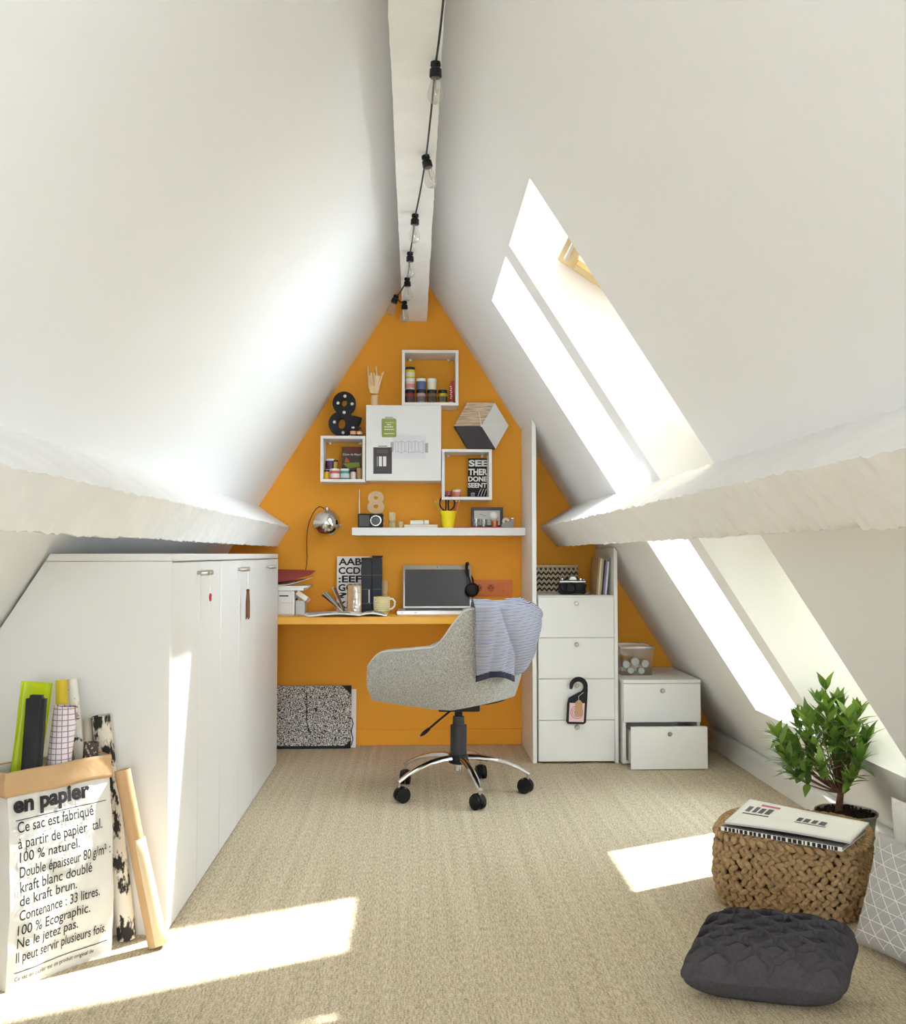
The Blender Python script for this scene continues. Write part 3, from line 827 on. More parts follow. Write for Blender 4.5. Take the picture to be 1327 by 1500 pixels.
# red paint tube
p = Vector((at(661.3, 589, Yj).x, Yj + 0.03, zf))
t = thing('paint_tube', 'red paint tube standing on its white cap in box shelf', 'tube', p)
MB().lathe([(0.013, 0), (0.014, 0.002), (0.014, 0.016)], p, n=16).build('cap', M_PAPER, t)
def tb(u, v):
    a = 2 * PI * u
    return p + Vector((0.016 * math.cos(a) * (1 - 0.35 * v) + 0.006 * v, 0.015 * math.sin(a) * (1 - v) ** 0.8 + 0.0005 * math.sin(a), 0.0165 + 0.118 * v))
tube_o = MB().grid(tb, 16, 10, True).build('body', mat('tube_red', (206, 74, 66), 0.4), t)
m = MB()
for k in range(7):
    z = 0.035 + k * 0.011
    f = p + Vector((-0.006 + 0.003 * (k % 2) + 0.003, -0.0155 * (1 - (z - 0.0165) / 0.118) ** 0.8 - 0.0012, z))
    m.obox(f, (0.009, 0.0006, 0.005))
m.build('printed_marks', M_PAPER, tube_o, smooth=False)

# left box: jars, book
zf = WB2[2] + 0.0008
Yj = 5.36
def lj(cx, cy0, cy1, wc, body, lid, label, lab=None, base=None, Y=Yj, **k):
    px, wpx, hpx = 460 + cx * 0.1658, wc * 0.1658, (cy1 - cy0) * 0.1658
    return jar_at(Vector((at(px, 690, Y).x, Y, zf if base is None else base)), wid(wpx, Y) / 2, wid(hpx, Y), body, lid, label, lab, **k)
lj(110, 1185, 1270, 52, (222, 170, 20), BK, 'small yellow bottle with dark cap in left box shelf')
lj(183, 1175, 1270, 86, (214, 92, 96), WH, 'red jar with white label and white lid in left box shelf', (236, 226, 220), shoulder=False)
lj(272, 1175, 1270, 84, (70, 156, 158), WH, 'teal jar with white lid in left box shelf', (206, 214, 208), shoulder=False)
lj(345, 1185, 1270, 54, (222, 206, 200), BK, 'small pale bottle with black cap in left box shelf')
lj(142, 1078, 1172, 82, (84, 44, 84), WH, 'purple jar with white lid standing behind the yellow bottle', None, Y=5.43, shoulder=False)
# the two rear jars stand on a small riser
for j_px, j_h, w_, body, lid, lb in ((186, 80, 50, (214, 170, 66), BK, 'little golden jar with black lid standing on the riser block'),):
    lj(j_px, 1090, 1172, w_, body, lid, lb, base=zf + 0.0608, Y=5.43)
for o_ in [o for o in COL.objects if o.get('label') == 'purple jar with white lid standing behind the yellow bottle']:
    o_.location.z += 0.06
tag(MB().box(at(472, 700, 5.43).x + 0.012, at(497, 700, 5.43).x, 5.405, 5.46, zf, zf + 0.0598).build('riser_block', M_WHITE, bevel=0.001), 'small white riser block under the rear jars in left box shelf', 'block')
p = Vector((at(526, 690, 5.37).x, 5.37, zf))
tag(MB().lathe([(0.014, 0), (0.0145, 0.001), (0.0145, 0.062), (0.012, 0.063), (0.012, 0.055)], p, n=18).build('cardboard_tube', M_KRAFT), 'short brown cardboard tube standing beside the pale bottle', 'tube')
Yb = 5.465
a, b2 = at(500.5, 700, Yb), at(529.5, 654.5, Yb)
t = thing('paperback_book', 'dark book with a green and red cover standing in box shelf', 'book', ((a.x + b2.x) / 2, Yb, zf))
MB().box(a.x, b2.x, Yb, Yb + 0.018, zf, b2.z).build('cover', mat('book_dark', (88, 76, 66), 0.6), t, bevel=0.001)
text_on(t, 'Cinco de Mayo!', (at(502, 667, Yb).x, Yb - 0.0008, at(502, 667, Yb).z), *FRONT, 0.016, M_PAPER, width=wid(27, Yb), offset=0.0003)
m = MB()
for k in range(6):
    p, q = at(504.5 + k * 4, 662, Yb), at(507.3 + k * 4, 656.5, Yb)
    m.box(p.x, q.x, Yb - 0.0008, Yb, p.z, q.z)
m.build('title_blocks', mat('book_red', (150, 60, 52), 0.7), t, smooth=False)
sheet('cover_green', [(502, 679), (526, 677), (527, 684), (510, 686)], Yb - 0.0008, mat('book_green', (150, 168, 66), 0.7), parent=t)
sheet('cover_figure', [(507, 668.5), (509, 672), (513, 677), (504.5, 677.5)], Yb - 0.0009, mat('book_orange', (214, 112, 56), 0.7), parent=t)
# right box: lettered card and two jars
zf = WB3[2] + 0.0008
Yb = 5.46
a, b2 = at(684.5, 728, Yb), at(715.6, 671.5, Yb)
t = thing('lettered_card', 'black card with bold white slanted letters standing in box shelf', 'card', ((a.x + b2.x) / 2, Yb, zf))
sk = 0.006
MB().prism([(a.x, Yb, zf), (b2.x, Yb, zf), (b2.x, Yb, b2.z), (a.x + sk, Yb, b2.z)], (0, 0.004, 0)).build('card', M_INK, t, smooth=False)
rows = [('SEE', 683.5, 11), ('THER', 696, 10.5), ('DONE', 705.5, 8.5), ('SEENT', 714.5, 8)]
for k, (s, yb, hp) in enumerate(rows):
    p = at(686.5 - 0.4 * k, yb, Yb)
    text_on(t, s, (p.x, Yb - 0.0008, p.z), *FRONT, 0.03, M_PAPER, width=wid(28, Yb), offset=0.0012, height=wid(hp * 0.9, Yb))
m = MB()
for k in range(4):
    m.tube([(at(700 + k * 4.2, 727, Yb).x, Yb - 0.001, at(700, 727, Yb).z), (at(702 + k * 4.2, 721, Yb).x, Yb - 0.001, at(700, 721, Yb).z), (at(705 + k * 3.6, 716, Yb).x, Yb - 0.001, at(700, 716, Yb).z)], 0.0018, 4)
m.build('curved_lines', M_PAPER, t)
jar_at(Vector((at(656.5, 728, 5.4).x, 5.4, zf)), 0.021, 0.034, (176, 70, 90), (150, 90, 100), 'dark pink low pot in the box shelf behind the scissors', None, 0.3, False)
jar_at(Vector((at(669, 728, 5.4).x, 5.4, zf)), 0.022, 0.043, (222, 132, 124), WH, 'coral pot with white lid beside the lettered card', None, 0.3, False)
jar_at(Vector((at(692.5, 728, 5.39).x, 5.39, zf)), 0.012, 0.026, (120, 124, 134), (150, 152, 158), 'tiny grey pot in front of the lettered card', None, 0.3, False)

# marquee ampersand
zt_ = at(500, 638.5, 5.37).z + 0.0005
Ya = 5.39
t = thing('marquee_ampersand', 'black marquee ampersand with white bulbs on left box shelf', 'decoration', (at(506, 638, Ya).x, Ya, zt_))
def amp_ring(cx, cy, rx, ry, ix, iy, idx, idy, y0, y1, mb):
    n = 36
    o_, i_ = [], []
    for k in range(n):
        a_ = 2 * PI * k / n
        p_, q_ = at(cx + rx * math.cos(a_), cy + ry * math.sin(a_), Ya), at(cx + idx + ix * math.cos(a_), cy + idy + iy * math.sin(a_), Ya)
        o_.append((p_.x, max(p_.z, zt_))); i_.append((q_.x, q_.z))
    vs = [(x, y0, z) for x, z in o_] + [(x, y0, z) for x, z in i_] + [(x, y1, z) for x, z in o_] + [(x, y1, z) for x, z in i_]
    fs = []
    for k in range(n):
        j = (k + 1) % n
        fs += [(k, j, n + j, n + k), (2 * n + k, 2 * n + j, 3 * n + j, 3 * n + k), (k, j, 2 * n + j, 2 * n + k), (n + k, n + j, 3 * n + j, 3 * n + k)]
    mb.add(vs, fs)
def amp_poly(pts, y0, y1, mb):
    mb.prism([(lambda p_: (p_.x, y0, max(p_.z, zt_)))(at(x, y, Ya)) for x, y in pts], (0, y1 - y0, 0))
m = MB()
amp_ring(504, 590.5, 17, 17, 4, 5.2, 0.3, -0.5, Ya, Ya + 0.044, m)
amp_ring(500.5, 620.5, 19.5, 18.2, 5.5, 7.6, -0.3, 0.0, Ya + 0.0006, Ya + 0.0446, m)
amp_poly([(497, 597), (510, 598), (531.5, 638.3), (514, 638.3)], Ya + 0.0012, Ya + 0.0452, m)
amp_poly([(512, 634), (518, 620), (514.5, 611), (518, 608.5), (529.5, 611.5), (527.5, 618.5), (523, 626), (519, 636)], Ya + 0.0018, Ya + 0.0458, m)
m.build('letter', M_BLACKM, t, sharp=30, recalc=True)
for (px, py) in ((505.3, 580.5), (495.2, 590.5), (515.7, 591.8), (504, 604.3), (490, 618.4), (502.5, 634)):
    c = at(px, py, Ya)
    MB().sphere((c.x, Ya - 0.004, c.z), (0.0088, 0.0088, 0.0088), 12, 8).build('bulb', mat('opal_bulb', (240, 236, 226), 0.3), t)
# two little bottles
for px, lb, hh in ((517, 'tiny glass bottle with white cap in front of the ampersand', 0.046), (526.5, 'tiny dark bottle with amber label in front of the ampersand', 0.042)):
    p = Vector((at(px, 638, 5.345).x, 5.345, zt_))
    t = thing('tiny_bottle', lb, 'bottle', p, 'tiny bottles beside the ampersand')
    MB().lathe([(0.014, 0), (0.0155, 0.002), (0.0155, hh * 0.55), (0.007, hh * 0.72), (0.007, hh * 0.8)], p, n=16).build('glass', mat('bottle_dark', (70, 44, 36), 0.15), t)
    MB().lathe([(0.008, hh * 0.8), (0.008, hh)], p, n=12).build('cap', M_PAPER if px < 520 else M_BLACK, t)
    n = 12
    vs = [(p.x + 0.0158 * math.cos(PI + PI * k / n), p.y + 0.0158 * math.sin(PI + PI * k / n), p.z + zz) for zz in (0.004, hh * 0.48) for k in range(n + 1)]
    MB().add(vs, [(k, k + 1, n + 2 + k, n + 1 + k) for k in range(n)]).build('label_band', mat('amber_label', (226, 178, 128), 0.6), t)

# wooden mannequin hand on the wall cabinet
zc = WC[3] + 0.0005
Yh = 5.40
hb = at(549, 593.5, Yh)
t = thing('wooden_hand', 'jointed wooden mannequin hand making a horned sign on wall cabinet', 'figure', (hb.x, Yh, zc))
def hp(x, y, dy=0.0):
    q = at(x, y, Yh + dy)
    return Vector((q.x, Yh + dy, q.z))
w0 = hp(549, 593)
MB().lathe([(0.021, 0), (0.0205, 0.03), (0.019, 0.062), (0.02, 0.066)], (w0.x, Yh, zc), n=20).build('wrist', M_WOOD, t)
def palm(u, v):
    a = 2 * PI * u
    y = 577 + (550.5 - 577) * v
    hw = (6 + 4.2 * math.sin(min(1, v * 1.25) * PI / 2)) * (1 - 0.08 * v)
    c = hp(548.2 - 0.2 * v, y)
    return c + Vector((wid(hw, Yh) * math.cos(a), 0.014 * (1 - 0.2 * v) * math.sin(a), 0))
m = MB().grid(palm, 20, 8, True)
m.f.append(tuple(range(7 * 20, 8 * 20))); m.f.append(tuple(range(20)))
m.build('palm', M_WOOD, t, sharp=50)
def finger(pts, r0, name='finger'):
    mm_ = MB()
    for k in range(len(pts) - 1):
        a, c = Vector(pts[k]), Vector(pts[k + 1])
        d = (c - a)
        ra = r0 * (1 - 0.12 * k)
        mm_.lathe([(ra * 0.75, 0), (ra, d.length * 0.15), (ra * 0.95, d.length * 0.8), (ra * 0.7, d.length * 0.97)], a, d, 12)
        mm_.sphere(c, ra * 0.72, 10, 6)
    return mm_.build(name, M_WOOD, t, sharp=50)
finger([hp(540.2, 553), hp(539.3, 545.5), hp(539, 540.5), hp(538.8, 537)], 0.0058)
finger([hp(551.5, 552), hp(551.6, 546), hp(551.2, 541), hp(551, 537.2)], 0.0062)
finger([hp(544, 551), hp(543.6, 547, -0.012), hp(544, 557, -0.022), hp(545.2, 563, -0.019)], 0.0062)
finger([hp(547.8, 551), hp(547.8, 546.5, -0.012), hp(548.6, 556, -0.023), hp(549, 564, -0.02)], 0.0064)
finger([hp(553, 566), hp(556.8, 558, -0.006), hp(559.3, 550, -0.006), hp(561.5, 545.5, -0.006)], 0.0072, 'thumb')

# hexagonal clock
Yc = 5.465
hx = {'l': (665, 624), 'tl': (684, 589.8), 'tr': (724.6, 589.8), 'r': (745, 623.5), 'br': (725.8, 657.5), 'bl': (684.5, 656.5), 'c': (705, 624)}
HX = {k: at(*v, Yc) for k, v in hx.items()}
t = thing('hexagonal_clock', 'hexagonal wall clock of wood, white and black rhombs', 'clock', (HX['c'].x, YW, HX['bl'].z))
def rh(keys, name, material):
    MB().prism([(HX[k].x, Yc, HX[k].z) for k in keys], (0, YW - Yc - 0.001, 0)).build(name, material, t, bevel=0.0008)
M_CLKW = mat('clock_wood', (214, 192, 164), 0.6)
nt, b = nodes_of(M_CLKW)
nt.links.new(ramp(nt, noise_n(nt, mapped(nt, (14, 14, 240)), 1, 4), [(0.35, (176, 150, 122)), (0.62, (226, 206, 178))]), b.inputs['Base Color'])
rh(('l', 'tl', 'tr', 'c'), 'wood_rhomb', M_CLKW)
rh(('tr', 'r', 'br', 'c'), 'white_rhomb', mat('clock_white', (226, 228, 224), 0.55))
rh(('l', 'c', 'br', 'bl'), 'black_rhomb', mat('clock_black', (58, 54, 58), 0.6))
c = Vector((HX['c'].x, Yc - 0.006, HX['c'].z))
for (px, py, nm) in ((701.5, 603.5, 'hour_hand'), (729, 622.3, 'minute_hand')):
    e_ = at(px, py, Yc); e_ = Vector((e_.x, Yc - 0.006, e_.z))
    d = (e_ - c)
    n_ = Vector((-d.z, 0, d.x)).normalized() * 0.0022
    MB().prism([c - n_, c + n_, e_ + n_ * 0.6, e_ - n_ * 0.6], (0, 0.0015, 0)).build(nm, M_PAPER, t, smooth=False)
MB().cyl((c.x, Yc, c.z), (c.x, Yc - 0.009, c.z), 0.005, n=14).build('pivot', M_PAPER, t)

# ------------------------------------------------------------------ floating shelf and its things
SY = 5.285
a, b2 = at(515.5, 784.5, SY), at(769, 773, SY)
SX0, SX1, SZ = a.x, 0.5985, b2.z
tag(MB().box(SX0, SX1, SY, YW - 0.001, a.z, SZ).build('floating_shelf', M_WHITE, bevel=0.0015), 'long white floating shelf on the orange wall above the laptop', 'shelf')
sz = SZ + 0.0006
def sp(px, Y): return Vector((at(px, 770, Y).x, Y, sz))
# radio
p = sp(542.5, 5.33)
rw = wid(37, 5.33) / 2
rh_ = wid(20.5, 5.33)
t = thing('portable_radio', 'small black portable radio with round dial and aerial on shelf', 'radio', p)
MB().box(p.x - rw, p.x + rw, 5.33, 5.39, sz, sz + rh_).build('case', M_BLACK, t, bevel=0.003, segs=2)
MB().box(p.x - rw + 0.008, p.x - 0.006, 5.3275, 5.3299, sz + 0.008, sz + rh_ - 0.008).build('speaker_grille', mat('grille', (84, 80, 78), 0.6), t, smooth=False)
dl = MB().lathe([(0.029, 0), (0.03, 0.003), (0.027, 0.004), (0.026, 0.003)], (p.x + 0.029, 5.33, sz + rh_ * 0.5), (0, -1, 0), 28).build('dial', M_CHROME, t)
MB().lathe([(0.0255, 0), (0.0255, 0.0035), (0.014, 0.004), (0.013, 0.010), (0.0, 0.0105)], (p.x + 0.029, 5.3295, sz + rh_ * 0.5), (0, -1, 0), 24).build('dial_face', mat('dial_grey', (62, 60, 60), 0.35), dl)
for zz in (0.25, 0.7):
    MB().cyl((p.x + rw, 5.36, sz + rh_ * zz), (p.x + rw + 0.008, 5.36, sz + rh_ * zz), 0.005, n=12).build('tuning_knob', M_STEEL, t)
q = at(526.5, 717, 5.38)
MB().tube([(q.x, 5.38, sz + rh_ - 0.002), (q.x, 5.38, q.z)], [0.0018, 0.0012], 6).build('aerial', M_STEEL, t)
RT = sz + rh_ + 0.0005
# cardboard number
mb_ = text_mb('8', 0.1, 0.012, 0.004)
xs_ = [v.x for v in mb_.v]; ys_ = [v.y for v in mb_.v]
p0, p1 = at(538, 752, 5.35), at(563, 719, 5.35)
for v in mb_.v:
    xx = (v.x - min(xs_)) / (max(xs_) - min(xs_)); yy = (v.y - min(ys_)) / (max(ys_) - min(ys_))
    v.x, v.y, v.z = p0.x + xx * (p1.x - p0.x), 5.35 + (0 if v.z > 0 else 0.024), RT + yy * (p1.z - p0.z)
tag(mb_.build('number_eight', mat('cardboard', (206, 176, 138), 0.85), sharp=30), 'brown cardboard numeral eight standing on the radio', 'decoration')
# wooden stubs
p = sp(574.5, 5.34)
t = thing('pencil_bundle', 'round bundle of pale wooden pencils standing beside the radio', 'pencils', p)
m = MB()
for k in range(9):
    a_ = 2 * PI * k / 8
    rr = 0 if k == 8 else 0.0125
    m.lathe([(0.0062, 0), (0.0062, 0.074 + 0.003 * math.sin(k * 2.2)), (0.002, 0.083 + 0.003 * math.sin(k * 2.2))], p + Vector((rr * math.cos(a_), rr * math.sin(a_), 0)), n=8)
m.build('pencils', mat('pale_pencil', (206, 190, 146), 0.6), t)
MB().lathe([(0.0195, 0.025), (0.0195, 0.04)], p, n=20, caps=False).build('band', mat('band_tan', (182, 160, 110), 0.7), t)
p = sp(586.5, 5.335)
tag(MB().lathe([(0.0148, 0), (0.0155, 0.001), (0.0155, 0.033), (0.013, 0.034), (0.013, 0.024), (0.0, 0.024)], p, n=18).build('wooden_cup', mat('cup_wood', (208, 180, 132), 0.6)), 'little round wooden cup beside the pencil bundle', 'cup')
# books / roll
p0, p1 = sp(592, 5.34), sp(641, 5.34)
t = thing('white_notebook', 'thin white notebook lying flat on the shelf', 'notebook', ((p0.x + p1.x) / 2, 5.34, sz))
MB().box(p0.x, p1.x, 5.32, 5.46, sz, sz + 0.004).build('back_cover', M_PAPER, t, smooth=False)
MB().box(p0.x + 0.002, p1.x - 0.002, 5.321, 5.458, sz + 0.0042, sz + 0.012).build('pages', mat('page_cream', (226, 220, 204), 0.8), t, smooth=False)
MB().box(p0.x, p1.x, 5.32, 5.46, sz + 0.0122, sz + 0.0155).build('front_cover', M_PAPER, t, smooth=False)
p0, p1 = sp(601, 5.34), sp(628, 5.34)
t = thing('paper_roll', 'small roll of white paper lying on the white notebook', 'roll', ((p0.x + p1.x) / 2, 5.345, sz + 0.016))
zz = sz + 0.0165 + 0.0125
MB().lathe([(0.011, 0), (0.0125, 0), (0.0125, p1.x - p0.x), (0.011, p1.x - p0.x), (0.011, 0)], (p0.x, 5.345, zz), (1, 0, 0), 20, caps=False).build('roll', M_PAPER, t)
MB().lathe([(0.0128, 0), (0.0128, 0.006)], (p0.x + 0.07, 5.345, zz), (1, 0, 0), 20, caps=False).build('band', mat('band_tan'), t)
# yellow pot with pencils and scissors
p = sp(656.5, 5.345)
hpot = wid(24.5, 5.345)
t = thing('pencil_pot', 'bright yellow tapered pot with a rolled rim on shelf', 'pot', p)
MB().lathe([(0.028, 0), (0.03, 0.001), (0.041, hpot - 0.016), (0.044, hpot - 0.016), (0.046, hpot), (0.042, hpot), (0.029, 0.006), (0.0, 0.006)], p, n=28).build('pot', M_YELLOW, t)
def stick(x0, y0, x1, y1, dY, r, col, label, tip):
    A, B = at(x0, y0, 5.345 + dY), at(x1, y1, 5.345 + dY * 2)
    B = Vector((B.x, 5.345 + dY * 2, B.z)); A = Vector((A.x, 5.345 + dY, A.z))
    t_ = thing('pencil', label, 'pencil', A, 'pencils in the yellow pot')
    d = B - A
    MB().lathe([(r, 0), (r, d.length - 0.014)], A, d, 8).build('shaft', mat('pen_%d_%d_%d' % col, col, 0.5), t_)
    MB().lathe([(r, d.length - 0.014), (r * 0.25, d.length)], A, d, 8).build('tip', mat('pen_%d_%d_%d' % tip, tip, 0.6), t_)
stick(651.5, 765, 636.5, 733, 0.008, 0.0034, (196, 190, 50), 'olive yellow pencil in the yellow pot', (236, 214, 170))
stick(653, 765, 641, 731, -0.004, 0.003, (226, 220, 190), 'cream pencil in the yellow pot', (236, 214, 170))
stick(660, 765, 669, 732, 0.006, 0.0034, (222, 92, 84), 'coral red pencil in the yellow pot', (240, 216, 186))
stick(661.5, 765, 673.5, 731.5, -0.004, 0.0034, (232, 120, 104), 'pale coral pencil in the yellow pot', (240, 216, 186))
c = at(655, 737, 5.33)
t = thing('scissors', 'pair of scissors with round black handles in the yellow pot', 'scissors', (c.x, 5.335, sz + 0.02))
for s in (-1, 1):
    mm_ = MB()
    pts = [(c.x + s * 0.040 * math.sin(math.radians(14 + 152 * k / 18)), 5.335 + s * 0.002, c.z + 0.042 * math.cos(math.radians(14 + 152 * k / 18))) for k in range(19)]
    pts += [(c.x + s * 0.007, 5.335 + s * 0.002, c.z - 0.03), (c.x + s * 0.006, 5.335 + s * 0.002, c.z), (c.x + s * 0.008, 5.335 + s * 0.002, c.z + 0.03), pts[0]]
    mm_.tube(pts, 0.0042, 8)
    mm_.build('handle', M_BLACK, t)
    MB().prism([(c.x + s * 0.006, 5.334 + s * 0.002, c.z - 0.036), (c.x + s * 0.016, 5.334 + s * 0.002, c.z - 0.036), (c.x - s * 0.002, 5.334 + s * 0.002, sz + 0.03)], (0, 0.002, 0)).build('blade', M_STEEL, t, smooth=False)
# red mat, frame, glass things, tape dispenser
p0, p1 = sp(664, 5.36), sp(736, 5.36)
tag(MB().box(p0.x, p1.x, 5.3, 5.39, sz, sz + 0.004).build('red_notebook', mat('mat_red', (196, 52, 72), 0.6), bevel=0.001), 'thin red notebook lying under the glass pots on the shelf', 'notebook')
a, b2 = at(690, 772.5, 5.42), at(737, 743, 5.42)
t = thing('picture_frame', 'dark picture frame with a pale sketch leaning on the wall', 'picture frame', ((a.x + b2.x) / 2, 5.42, sz))
fw = 0.017
fd = 0.016
zb_ = b2.z
for (x0, x1, z0, z1) in ((a.x, b2.x, sz, sz + fw), (a.x, b2.x, zb_ - fw, zb_), (a.x, a.x + fw, sz + fw, zb_ - fw), (b2.x - fw, b2.x, sz + fw, zb_ - fw)):
    MB().box(x0, x1, 5.42, 5.42 + fd, z0, z1).build('frame_rail', mat('frame_dark', (66, 62, 66), 0.5), t, bevel=0.001)
pic = MB().box(a.x + fw, b2.x - fw, 5.427, 5.432, sz + fw, zb_ - fw).build('picture', mat('picture_pale', (214, 216, 212), 0.6), t, smooth=False)
m = MB()
for k in range(9):
    x = a.x + fw + 0.015 + random.random() * 0.1
    z = sz + fw + 0.015 + random.random() * 0.045
    m.tube([(x, 5.4266, z), (x + random.uniform(-0.02, 0.03), 5.4266, z + random.uniform(-0.008, 0.016)), (x + random.uniform(0, 0.03), 5.4266, z + random.uniform(-0.012, 0.012))], 0.0007, 4)
m.build('sketch_lines', mat('pencil'), pic)
for px, r_, h_, lb in ((697.5, 0.021, 0.046, 'clear glass pot at the frame corner on the shelf'), (709, 0.018, 0.042, 'clear glass pot in front of the picture on the shelf')):
    p = sp(px, 5.345) + Vector((0, 0, 0.0045))
    t = thing('glass_pot', lb, 'glass', p, 'clear glass pots on the shelf')
    MB().lathe([(r_ * 0.9, 0), (r_, 0.002), (r_, h_), (r_ - 0.002, h_), (r_ - 0.002, 0.004), (0.0, 0.004)], p, n=20).build('glass', M_CLEAR, t)
    m = MB()
    for k in range(7):
        m.sphere(p + Vector((random.uniform(-0.008, 0.008), random.uniform(-0.008, 0.008), 0.009 + 0.004 * k * 0.8)), 0.0045, 8, 5)
    m.build('beads', mat('beads', (206, 180, 160), 0.5), t)
p = sp(723.5, 5.355)
t = thing('round_mirror_ball', 'white round paper ball resting in a copper pot on shelf', 'ball', p + Vector((0, 0, 0.0045)))
c = at(723, 757, 5.355)
MB().sphere((c.x, 5.355, c.z + 0.004), 0.0235, 20, 12).build('ball', M_PAPER, t)
MB().lathe([(0.015, 0), (0.017, 0.001), (0.019, 0.034), (0.017, 0.034), (0.0145, 0.004), (0, 0.004)], p + Vector((0.004, 0, 0.0045)), n=18).build('copper_pot', mat('copper', (196, 124, 86), 0.35, 0.6), t)
p = sp(743, 5.345)
t = thing('tape_dispenser', 'grey desk tape dispenser at the shelf end by partition', 'tape dispenser', p)
prof = [(-0.034, 0), (0.032, 0), (0.034, 0.012), (0.034, 0.046), (0.024, 0.05), (0.008, 0.034), (-0.006, 0.03), (-0.03, 0.024), (-0.034, 0.012)]
MB().prism([(p.x + x, 5.325, sz + z) for x, z in prof], (0, 0.045, 0)).build('body', mat('dispenser_grey', (150, 148, 142), 0.5), t, bevel=0.002)
MB().lathe([(0.008, 0), (0.019, 0), (0.019, 0.02), (0.008, 0.02), (0.008, 0)], (p.x - 0.008, 5.337, sz + 0.036), (0, 1, 0), 20, caps=False).build('tape_roll', mat('tape_clear', (190, 190, 180), 0.3), t)
MB().box(p.x + 0.022, p.x + 0.034, 5.328, 5.366, sz + 0.0495, sz + 0.0535).build('cutter', M_STEEL, t, smooth=False)

# ------------------------------------------------------------------ ball lamp on the wall
c = at(478, 766, 5.38); c = Vector((c.x, 5.38, c.z))
R = 0.076
t = thing('ball_wall_lamp', 'chrome ball wall lamp with a black cable above the desk', 'lamp', (c.x, YW, c.z))
ax = Vector((0.05, -0.25, 1)).normalized()
prof = []
for k in range(25):
    a_ = -PI * 0.33 + (PI * 0.33 + PI / 2) * k / 24
    prof.append((max(0.001, R * math.cos(a_)), R * math.sin(a_)))
sh_ = MB().lathe([(p_[0] - 0.002, p_[1]) for p_ in prof[::-1] if p_[0] > 0.004] + prof, c, ax, 40, caps=False).build('ball_shade', M_CHROME, t, recalc=True, sharp=60)
MB().lathe([(0.012, R - 0.004), (0.013, R + 0.004), (0.010, R + 0.012), (0.006, R + 0.014)], c, ax, 16).build('cap', M_STEEL, t)
MB().sphere(c - ax * 0.01, (0.028, 0.028, 0.034), 16, 10).build('bulb', mat('opal_bulb'), t)
MB().cyl((c.x, c.y + R - 0.004, c.z), (c.x, YW - 0.001, c.z), 0.007, n=12).lathe([(0.03, 0), (0.03, 0.008), (0.024, 0.012)], (c.x, YW - 0.001, c.z), (0, -1, 0), 20).build('wall_bracket', M_CHROME, t)
MB().tube([(c.x + 0.07, c.y - 0.01, c.z - 0.01), (c.x + 0.082, c.y - 0.012, c.z - 0.01), (c.x + 0.088, c.y - 0.014, c.z - 0.028), (c.x + 0.084, c.y - 0.014, c.z - 0.034)], 0.0028, 6).build('thumb_screw', M_STEEL, t)
pts = [(476.5, 749), (473, 743.5), (468, 742), (463, 745), (458, 753), (453, 764), (450.3, 776), (449.3, 790), (449.5, 805), (450, 815), (449.3, 825), (447.5, 836)]
m = MB().tube([(lambda q_: (q_.x, 5.40 + (0.09 * min(1, k / 5)), q_.z))(at(x, y, 5.40 + 0.09 * min(1, k / 5))) for k, (x, y) in enumerate(pts)], 0.0024, 6)
m.build('cable', mat('cable_brown', (52, 26, 18), 0.6), t)

# ------------------------------------------------------------------ on the desk
dz = DZ + 0.0006
def dp(px, Y): return Vector((at(px, 895, Y).x, Y, dz))
# white drawer box (paper trays) with papers, folder
q0, q1 = at(398, 900, 5.13), at(431, 862, 5.13)
t = thing('desk_drawer_box', 'white desk drawer box at the cupboard end of the desk', 'box', ((q0.x + q1.x) / 2, 5.2, dz))
bxl, bxr, bzt = q1.x - 0.26, q1.x, dz + 0.128
MB().box(bxl, bxr, 5.135, 5.4, dz, bzt).build('case', M_WHITE, t, bevel=0.004, segs=2)
for k in range(2):
    MB().box(bxl + 0.008, bxr - 0.006, 5.128, 5.1345, dz + 0.008 + k * 0.06, dz + 0.063 + k * 0.06).build('drawer', M_WHITE, t, bevel=0.001)
MB().box(bxr - 0.075, bxr - 0.03, 5.1265, 5.1279, dz + 0.098, dz + 0.104).build('slot', M_BLACK, t, smooth=False)
MB().box(bxr + 0.0003, bxr + 0.004, 5.18, 5.26, dz + 0.03, dz + 0.085).build('side_label', M_BLACKM, t, smooth=False)
zz = bzt + 0.0005
x0 = bxl
for k, (dx, col_, lb) in enumerate(((0.05, (240, 240, 236), 'white box file lid lying on the desk drawer box'), (0.07, (232, 230, 222), 'pale paper pad lying under the red folder'))):
    o = MB().box(x0, bxr + dx, 5.12, 5.36, zz, zz + 0.014 - 0.005 * k).build('paper_pad', mat('pad_%d' % k, col_, 0.7), bevel=0.0015)
    tag(o, lb, 'paper')
    zz += 0.0145 - 0.005 * k
# curled paper under red folder
xe = at(453, 840, 5.16).x
def curl(u, v):
    x = x0 + (xe - x0) * u
    s_ = max(0, (u - 0.55) / 0.45)
    return Vector((x, 5.125 + 0.22 * v, zz + 0.002 + 0.036 * s_ ** 1.6 * (1 - 0.6 * v) + 0.02 * v))
tag(MB().grid(curl, 24, 8).build('loose_sheets', M_PAPER, solid=0.003), 'curled white sheets tucked into the red folder', 'paper')
def fold(u, v):
    x = x0 + (xe + 0.012 - x0) * u
    return Vector((x, 5.122 + 0.235 * v, zz + 0.008 + 0.05 * u ** 2.2 * (1 - v) + 0.078 * v - 0.012 * u * v))
tag(MB().grid(fold, 20, 8).build('red_folder', mat('folder_red', (158, 56, 70), 0.55), solid=0.003), 'crimson card folder lying on the stack by the cupboards', 'folder')
